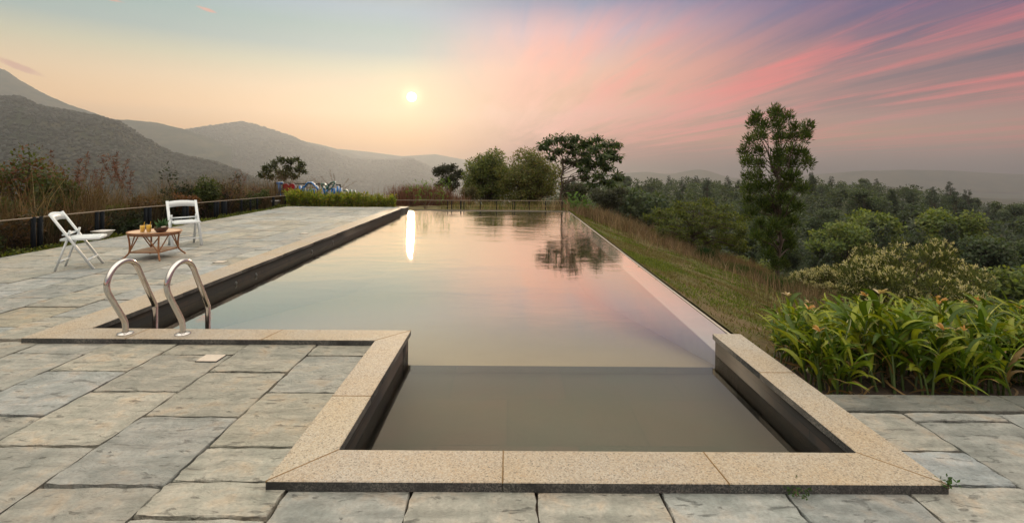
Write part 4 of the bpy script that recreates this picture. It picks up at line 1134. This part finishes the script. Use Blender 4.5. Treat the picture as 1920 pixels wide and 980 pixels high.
def stroke_multi(name, strokes, w, m):
    mb2 = MB()
    for pl_ in strokes:
        pts = [sp_(*p) for p in pl_]
        for i, (a, b) in enumerate(zip(pts[:-1], pts[1:])):
            d = (b-a).normalized(); side = Vector((0, 1, 0)).cross(d).normalized(); e = d*w*.3
            for mi, ww, off, th in ((0, w, Vector((0, -.002*i, 0)), .035), (1, w*1.3, Vector((.028, .045-.002*i, 0)), .02)):
                M = Matrix((side, d, side.cross(d))).transposed().to_4x4(); M.translation = a-e+off
                mb2.box((-ww/2, 0, -th), (ww/2, (b-a).length+w*.6, th), mi, None, M)
    return mb2.build(name, [m, M_TRIM], sg)
stroke_multi('letter', [[(524, 344), (524, 366)], [(520, 343.5), (528.5, 343.5)], [(520, 366), (528.5, 366)]], .085, M_BLUE)
# heart
def heart_pts(cx, cy, s):
    out = []
    for t in np.linspace(0, 2*np.pi, 41)[:-1]:
        x = 16*math.sin(t)**3; y_ = 13*math.cos(t)-5*math.cos(2*t)-2*math.cos(3*t)-math.cos(4*t); out.append((cx+x*s, cy-y_*s))
    return out
hp = heart_pts(541.5, 352.5, .72)
mb = MB()
for mi, sc, o0, o1 in ((0, 1., -.05, .02), (1, 1.08, .024, .07)):
    A = np.array([tuple(sp_(541.5+(a-541.5)*sc+(.8 if mi else 0), 352.5+(b-352.5)*sc, o0)) for a, b in hp]); B = np.array([tuple(sp_(541.5+(a-541.5)*sc+(.8 if mi else 0), 352.5+(b-352.5)*sc, o1)) for a, b in hp])
    mb.poly(A, mi); mb.poly(B, mi); n = len(A); mb.add(np.vstack([A, B]), [(j, (j+1) % n, n+(j+1) % n, n+j) for j in range(n)], None, mi)
mb.build('heart', [M_RED, M_TRIM], sg)
stroke_multi('letter', [[(562, 349), (562, 366)], [(562, 357), (570, 357)], [(570, 349), (570, 366)]], .045, M_BLUE)
arc = [(566, 354), (569, 350.5), (573, 348.5), (575, 344.5), (579, 342), (583, 342), (587, 344.5), (590, 348.5), (594, 351), (596, 356)]
stroke_multi('cloud_outline', [arc], .04, M_BLUE)
stroke_multi('letter', [[(577, 366), (577, 356), (583, 356), (583, 366)], [(583, 356), (589, 356), (589, 366)]], .06, M_BLUE)
stroke_multi('letter', [[(606, 352), (610, 366)], [(610, 366), (614, 356)]], .045, M_BLUE)
stroke_multi('leaf_outline', [[(614, 355), (615.5, 348), (620, 343), (627, 340.5), (626.5, 346), (622, 352), (616, 356)], [(613, 356), (612, 349), (607, 344), (603, 344), (604, 350), (609, 355)]], .025, M_TEAL)
stroke_multi('letter', [[(622, 366), (622, 354)], [(622, 354), (627, 354), (627, 366)]], .04, M_BLUE)
stroke_multi('letter', [[(633, 350), (633, 366)]], .045, M_BLUE); stroke_multi('letter', [[(638, 353), (638, 366)]], .045, M_BLUE)
stroke_multi('letter', [[(644, 358), (648, 356), (651, 359), (651, 366)]], .03, M_TEAL); stroke_multi('letter', [[(657, 356), (657, 366)]], .03, M_TEAL); stroke_multi('letter', [[(664, 357), (664, 368)]], .03, M_TEAL)
mb = MB()
mb.tube([sp_(515, 343, .1), sp_(638, 346.5, .1)], .02, 6); mb.tube([sp_(516, 342, .1), sp_(516, 388, .1)], .03, 6); mb.tube([sp_(637.5, 346, .1), sp_(637.5, 388, .1)], .03, 6); mb.tube([sp_(515, 367, .1), sp_(638, 369, .1)], .02, 6)
for q in (541, 583, 612): mb.tube([sp_(q, 356, .1), sp_(q, 368, .1)], .018, 6)
mb.build('frame', M_POST, sg)

# hedge plants in front of the sign
def hedge_proto(seed):
    rr_ = np.random.default_rng(seed); o = empty('hedge_plant', (0, 0, 0)); sb = MB(); lb = MB()
    for i in range(9):
        e = np.array([rr_.normal()*.10, rr_.normal()*.09, .42+.22*rr_.random()]); b = np.array([rr_.normal()*.05, rr_.normal()*.05, -.05])
        branchy(sb, rr_, b, e, .006, .003, .02, 4, 4)
        t = rr_.random(34)[:, None]**.7; P = b+(e-b)*t+rr_.normal(size=(34, 3))*.012
        leaves(lb, P, .13, .032, rr_, [(.24,.30,.035),(.16,.23,.03),(.30,.26,.04),(.09,.14,.025)], .35, .2, dup=.9)
    sb.build('stem', M_STEM, o); lb.build('leaves', M_LEAF, o); return o
hps = [hedge_proto(200+i) for i in range(4)]
k = 0
for row, Y in enumerate((17.05, 17.45)):
    for px in np.arange(540, 738, 8.5):
        o = hps[k] if k < 4 else copy_tree(hps[int(rb.integers(0, 4))])
        p = at(px+rb.normal()*2, 388, Y+rb.normal()*.06); s = (.90-.0010*(px-540))*(.8+.4*rb.random())
        o.location = (p.x, p.y, -.12); o.rotation_euler = (0, 0, rb.random()*6.28); o.scale = (s, s, s*1.05)
        tag(o, 'yellow-green upright hedge plant in the row between the deck end and the letter sign', 'hedge plant', 'hedge plants in front of the letter sign'); k += 1

# ------------------------------------------------------------------ strap leaved bed
def strap(mb, r_, base, az, L, W, lift, bend, tone, twist=0.):
    n = 9; t = np.linspace(0, 1, n)
    ang = lift-bend*t**1.4; ds = L/(n-1)
    h = np.concatenate([[0], np.cumsum(np.cos(ang[:-1]))*ds]); z = np.concatenate([[0], np.cumsum(np.sin(ang[:-1]))*ds])
    az_ = az+twist*t**2
    C = np.column_stack([base[0]+h*np.cos(az_), base[1]+h*np.sin(az_), base[2]+z])
    wd = W*np.clip(np.sin(np.pi*np.clip(t*.86+.10, 0, 1))**.75, .03, 1); wd[-1] = .002
    s = np.column_stack([-np.sin(az_), np.cos(az_), np.zeros(n)])
    roll = r_.normal()*.5; up_ = np.column_stack([-np.sin(ang)*np.cos(az_), -np.sin(ang)*np.sin(az_), np.cos(ang)])
    s2 = s*math.cos(roll)+up_*math.sin(roll); u2 = up_*math.cos(roll)-s*math.sin(roll)
    A = C+s2*wd[:, None]/2+u2*wd[:, None]*.18; B = C-s2*wd[:, None]/2+u2*wd[:, None]*.18
    V = np.stack([A, C, B], 1).reshape(-1, 3); F = []
    for i in range(n-1):
        F += [(i*3, i*3+1, i*3+4, i*3+3), (i*3+1, i*3+2, i*3+5, i*3+4)]
    g = np.array(tone)[None]*(1-.35*(np.abs(t-.35) > .9))[:, None]
    tipb = np.array([.20, .15, .05]); k_ = np.clip((t-.86)/.14, 0, 1)[:, None]*(r_.random() < .45)
    g = g*(1-k_)+tipb*k_
    T = np.repeat(g, 3, 0); T[1::3] *= 1.25
    mb.add(V, F, T)
def bed_proto(seed, flower):
    r_ = np.random.default_rng(seed); o = empty('strap_leaf_plant', (0, 0, 0)); lb = MB(); sb = MB()
    cols = [(.085,.140,.010),(.130,.185,.012),(.045,.088,.008),(.20,.235,.018),(.060,.105,.008)]
    for s in range(5):
        bx, by = r_.normal()*.07, r_.normal()*.07; hgt = .28+.20*r_.random(); lx, ly = r_.normal()*.07, r_.normal()*.07
        P = [(bx, by, -.03), (bx+lx*.4, by+ly*.4, hgt*.5), (bx+lx, by+ly, hgt)]; sb.tube(smooth_path(P, 4), np.linspace(.011, .006, 9), 6)
        a0 = r_.random()*6.28
        for i in range(9):
            f = .18+.82*(i+1)/9; q = np.array([bx+lx*f, by+ly*f, hgt*f])
            c = np.array(cols[r_.integers(0, 5)])*(.75+.6*r_.random())
            if f < .4 and r_.random() < .35: c = np.array([.22, .15, .06])*(.6+.6*r_.random())
            strap(lb, r_, q, a0+i*math.pi+(r_.normal()*.5), (.18+.24*r_.random()), .021+.027*r_.random(), 1.35-.55*r_.random()+.15*(i > 6), .8+1.3*r_.random(), c, r_.normal()*.5)
    for i in range(3):
        strap(lb, r_, (r_.normal()*.08, r_.normal()*.08, .02), r_.random()*6.28, .25+.2*r_.random(), .022, .5, 1.2, np.array([.20,.13,.055])*(.5+.7*r_.random()), r_.normal())
    lb.build('leaves', M_STRAP, o, True); sb.build('stems', M_STRAP2, o, True)
    if flower:
        fb = MB(); hx, hy = r_.normal()*.05, r_.normal()*.05; hz = .58+.08*r_.random()
        fb.tube(smooth_path([(0, 0, .05), (hx*.5, hy*.5, .3), (hx, hy, hz)], 4), .0035, 5, tone=(.16, .17, .05))
        for i in range(5): strap(fb, r_, (hx, hy, hz-.01), r_.random()*6.28, .075, .022, 1.2-.8*r_.random(), .6, (.50, .30, .12) if flower == 1 else (.45, .36, .22))
        fb.build('flower', M_STRAP, o, True)
    return o
def stm():
    return simple('green_stem', (.07, .11, .03), .5)
M_STRAP2 = stm()
bps = [bed_proto(300+i, f) for i, f in enumerate((0, 0, 1, 0, 0, 2, 0))]
rp = np.random.default_rng(88); spots = []
tries = 0
while len(spots) < 215 and tries < 20000:
    tries += 1
    y = 3.12+rp.random()**1.05*1.85; x = 2.12+rp.random()*4.9
    if x < 2.12+max(0, y-3.75)*.62: continue
    if any((x-a)**2+(y-b)**2 < .125**2 for a, b in spots): continue
    spots.append((x, y))
for i, (x, y) in enumerate(spots):
    j = i % 7 if rp.random() < .8 else int(rp.integers(0, 2))
    o = bps[i] if i < 7 else copy_tree(bps[j])
    s = .62+.40*rp.random()
    if y > 3.7: s *= .86
    if y < 3.3: s *= .85
    o.location = (x, y, float(bedz(np.array([x]), np.array([y]))[0])); o.rotation_euler = (rp.normal()*.06, rp.normal()*.06, rp.random()*6.28); o.scale = (s, s, s)
    jj = i if i < 7 else j
    if jj == 2: tag(o, 'strap-leaved plant with an orange-tan flower head in the bed right of the pool', 'bed plant', 'orange-flowered strap-leaved plants in the bed')
    elif jj == 5: tag(o, 'strap-leaved plant with a faded cream flower head in the bed right of the pool', 'bed plant', 'cream-flowered strap-leaved plants in the bed')
    else: tag(o, 'flowerless green strap-leaved plant in the bed right of the pool', 'bed plant', 'green strap-leaved plants in the bed')

# ------------------------------------------------------------------ haze
bpy_me = MB(); bpy_me.box((-5700, -5700, -240), (5700, 5700, 640))
m, t, out = mat('haze_air')
pvn = t.n('ShaderNodeVolumePrincipled', {'Color': (.62, .66, .72, 1), 'Density': 2.0e-4, 'Anisotropy': .60})
link(t, pvn.outputs[0], out.inputs[1])
hz = bpy_me.build('haze', m); tag(hz, kind='stuff', label='thin pale haze over the hills and the valley', cat='haze')

# ------------------------------------------------------------------ sun and sky
sd = (FWD + (772-960)/FPX*RT - (182-CY)/FPX*UP).normalized()
EL = math.asin(sd.z); AZ = math.atan2(sd.x, sd.y)
sun = bpy.data.lights.new('sun', 'SUN'); sun.energy = 2.3; sun.angle = R(.5); sun.color = (1., .77, .52)
so_ = bpy.data.objects.new('sun', sun); COL.objects.link(so_); so_.rotation_euler = (-sd).to_track_quat('-Z', 'Y').to_euler()
w = bpy.data.worlds.new('World'); S.world = w; w.use_nodes = True
for n_ in list(w.node_tree.nodes): w.node_tree.nodes.remove(n_)
t = NT(w.node_tree); out = t.n('ShaderNodeOutputWorld')
d = t.vmath('NORMALIZE', t.n('ShaderNodeTexCoord').outputs['Generated']).outputs[0]
xyz = t.n('ShaderNodeSeparateXYZ', {0: d}); X, Y, Z = xyz.outputs
HD, HT, HR = 2.0e-4, 640-EYE, 5700
def inv(stops, hc, gain=1.):
    out_ = []
    for z, c in stops:
        L = min(HT/max(z, 1e-3), HR*1.05); T = math.exp(-HD*L)
        out_.append((z, tuple(min(1.6, max((c[i]*gain-(1-T)*hc[i])/T, .0)) for i in range(3))))
    return out_
HL, HM, HRt = (.64, .57, .47), (.80, .70, .55), (.38, .33, .30)
lefty = t.ramp(Z, inv([(0, srgb(205,178,148)), (0.05, srgb(228,194,158)), (0.1, srgb(240,208,172)), (0.147, srgb(234,210,178)), (0.19, srgb(212,205,180)), (0.225, srgb(184,192,183)), (0.265, srgb(173,188,182)), (0.3, srgb(172,186,192)), (0.36, srgb(172,178,176)), (0.45, srgb(196,184,164)), (0.6, srgb(236,222,202)), (1, srgb(242,230,214))], HL))
right = t.ramp(Z, inv([(0, srgb(140,130,128)), (0.03, srgb(155,140,133)), (0.061, srgb(178,148,132)), (0.1, srgb(160,135,130)), (0.163, srgb(90,102,124)), (0.24, srgb(90,97,128)), (0.32, srgb(80,97,138)), (0.36, srgb(120,118,130)), (0.45, srgb(176,164,148)), (0.6, srgb(236,222,202)), (1, srgb(242,230,214))], HRt))
midr = t.ramp(Z, inv([(0, srgb(200,175,150)), (0.04, srgb(214,186,162)), (0.12, srgb(232,195,165)), (0.2, srgb(238,203,180)), (0.27, srgb(205,195,200)), (0.32, srgb(158,168,185)), (0.37, srgb(165,165,165)), (0.45, srgb(190,178,158)), (0.6, srgb(236,222,202)), (1, srgb(242,230,214))], HM))
hyp = t.math('SQRT', t.math('ADD', t.math('MULTIPLY', X, X), t.math('MULTIPLY', Y, Y)))
sx = t.math('DIVIDE', X, hyp)
m1 = t.maprange(sx, -.25, .08, sm=True); m2 = t.maprange(sx, .10, .62, sm=True)
base = t.mix(m1, lefty, midr); base = t.mix(m2, base, right)
# high thin cloud streaks on a plane far above
zc = t.math('MAXIMUM', t.math('ADD', Z, .015), .02)
ca = R(-3)
ux = t.math('DIVIDE', t.math('SUBTRACT', t.math('MULTIPLY', X, math.cos(ca)), t.math('MULTIPLY', Y, math.sin(ca))), zc)
uy = t.math('DIVIDE', t.math('ADD', t.math('MULTIPLY', X, math.sin(ca)), t.math('MULTIPLY', Y, math.cos(ca))), zc)
SEED = 11.9
cv = t.n('ShaderNodeCombineXYZ', {0: ux, 1: t.math('MULTIPLY', uy, .13), 2: SEED}).outputs[0]
n1 = t.noise(cv, 1.15, 6, .55, .35); n2 = t.noise(cv, 3.2, 6, .62, .5); n3 = t.noise(t.n('ShaderNodeCombineXYZ', {0: t.math('MULTIPLY', ux, .35), 1: t.math('MULTIPLY', uy, .12), 2: 3.}).outputs[0], 1., 4, .5)
cm = t.math('ADD', t.math('MULTIPLY', n1, .74), t.math('MULTIPLY', n2, .26))
thr = t.maprange(sx, .15, .55, .44, .47); mask = t.math('SMOOTH_MIN', t.math('MULTIPLY', t.math('MAXIMUM', t.math('SUBTRACT', cm, thr), 0.), t.maprange(sx, 0., .5, 4., 7.)), 1., .15)
side = t.maprange(sx, -.24, .16, sm=True)
hi = t.math('MULTIPLY', t.maprange(Z, .015, .07), t.maprange(Z, .35, .22))
mask = t.math('MULTIPLY', t.math('MULTIPLY', mask, side), hi)
broad = t.math('MULTIPLY', t.math('MULTIPLY', t.maprange(t.math('ADD', t.math('MULTIPLY', n3, .6), t.math('MULTIPLY', n2, .4)), .38, .58, sm=True), side), t.math('MULTIPLY', t.maprange(Z, .04, .12), t.maprange(Z, .33, .19)))
base = t.mix(t.math('MULTIPLY', broad, t.maprange(sx, .3, .6, .75, .35)), base, t.mix(t.maprange(sx, .0, .45), (1.2, .62, .38, 1), (.98, .24, .18, 1)))
pink = t.mix(t.maprange(sx, -.05, .45), (1.2, .48, .34, 1), (1.15, .09, .11, 1))
base = t.mix(t.math('MULTIPLY', mask, .85), base, pink)
# two small pink wisps on the left
def wisp(px, py, sx_, sy_, rot, k):
    global base
    c = (FWD + (px-960)/FPX*RT - (py-CY)/FPX*UP).normalized(); a = Vector((0, 0, 1)).cross(c).normalized()*-1; b = a.cross(c).normalized()*-1
    if b.z < 0: b = -b
    ar = a*math.cos(rot)+b*math.sin(rot); br = b*math.cos(rot)-a*math.sin(rot)
    ua = t.math('DIVIDE', t.vmath('DOT_PRODUCT', d, tuple(ar)).outputs[1], sx_); ub = t.math('DIVIDE', t.vmath('DOT_PRODUCT', d, tuple(br)).outputs[1], sy_)
    q = t.math('ADD', t.math('MULTIPLY', ua, ua), t.math('MULTIPLY', ub, ub))
    q = t.math('ADD', q, t.math('MULTIPLY', t.math('SUBTRACT', t.noise(d, 60., 4), .5), 1.2))
    f = t.math('MULTIPLY', t.maprange(q, 1., .1, sm=True), k); f = t.math('MULTIPLY', f, t.maprange(t.vmath('DOT_PRODUCT', d, tuple(c)).outputs[1], .9, .95))
    base = t.mix(f, base, srgb(232,160,140))
wisp(387, 18, .017, .0035, R(-12), .8); wisp(35, 125, .03, .006, R(-22), .75); wisp(205, -2, .02, .003, R(-6), .7)
# warm glow and disc of the low sun
dt = t.vmath('DOT_PRODUCT', d, tuple(sd)).outputs[1]
g1 = t.math('POWER', t.math('MAXIMUM', dt, 0.), 26.); g2 = t.math('POWER', t.math('MAXIMUM', dt, 0.), 420.); g3 = t.math('POWER', t.math('MAXIMUM', dt, 0.), 6000.)
def addc(c, f, rgb):
    global base
    s_ = t.vmath('SCALE', rgb); s_.inputs[3].default_value = 1; link(t, f, s_.inputs[3]); return t.vmath('ADD', c, s_.outputs[0]).outputs[0]
base = addc(base, g1, (.03, .01, .0)); base = addc(base, g2, (.16, .10, .0)); base = addc(base, g3, (.7, .6, .35))
disc = t.maprange(dt, math.cos(R(.62)), math.cos(R(.45)), 0, 1, True)
base = addc(base, disc, (6., 5.2, 4.))
sky = t.n('ShaderNodeTexSky'); sky.sky_type = 'NISHITA'; sky.sun_disc = False; sky.sun_elevation = EL; sky.sun_rotation = AZ; sky.altitude = 900; sky.dust_density = 2.5
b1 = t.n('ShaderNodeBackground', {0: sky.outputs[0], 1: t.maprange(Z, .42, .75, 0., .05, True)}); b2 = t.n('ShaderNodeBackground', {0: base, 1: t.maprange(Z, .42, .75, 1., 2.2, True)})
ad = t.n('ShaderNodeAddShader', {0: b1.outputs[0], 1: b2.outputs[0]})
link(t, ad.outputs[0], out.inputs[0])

# ------------------------------------------------------------------ render settings
S.view_settings.view_transform = 'Standard'; S.view_settings.look = 'None'; S.view_settings.exposure = 0; S.view_settings.gamma = 1
S.view_settings.use_curve_mapping = False
S.render.engine = 'CYCLES'; c = S.cycles
c.use_denoising = True; c.max_bounces = 6; c.diffuse_bounces = 2; c.glossy_bounces = 3; c.transmission_bounces = 4; c.transparent_max_bounces = 16; c.volume_bounces = 1
c.caustics_reflective = False; c.caustics_refractive = False; c.sample_clamp_indirect = 6
S.render.film_transparent = False
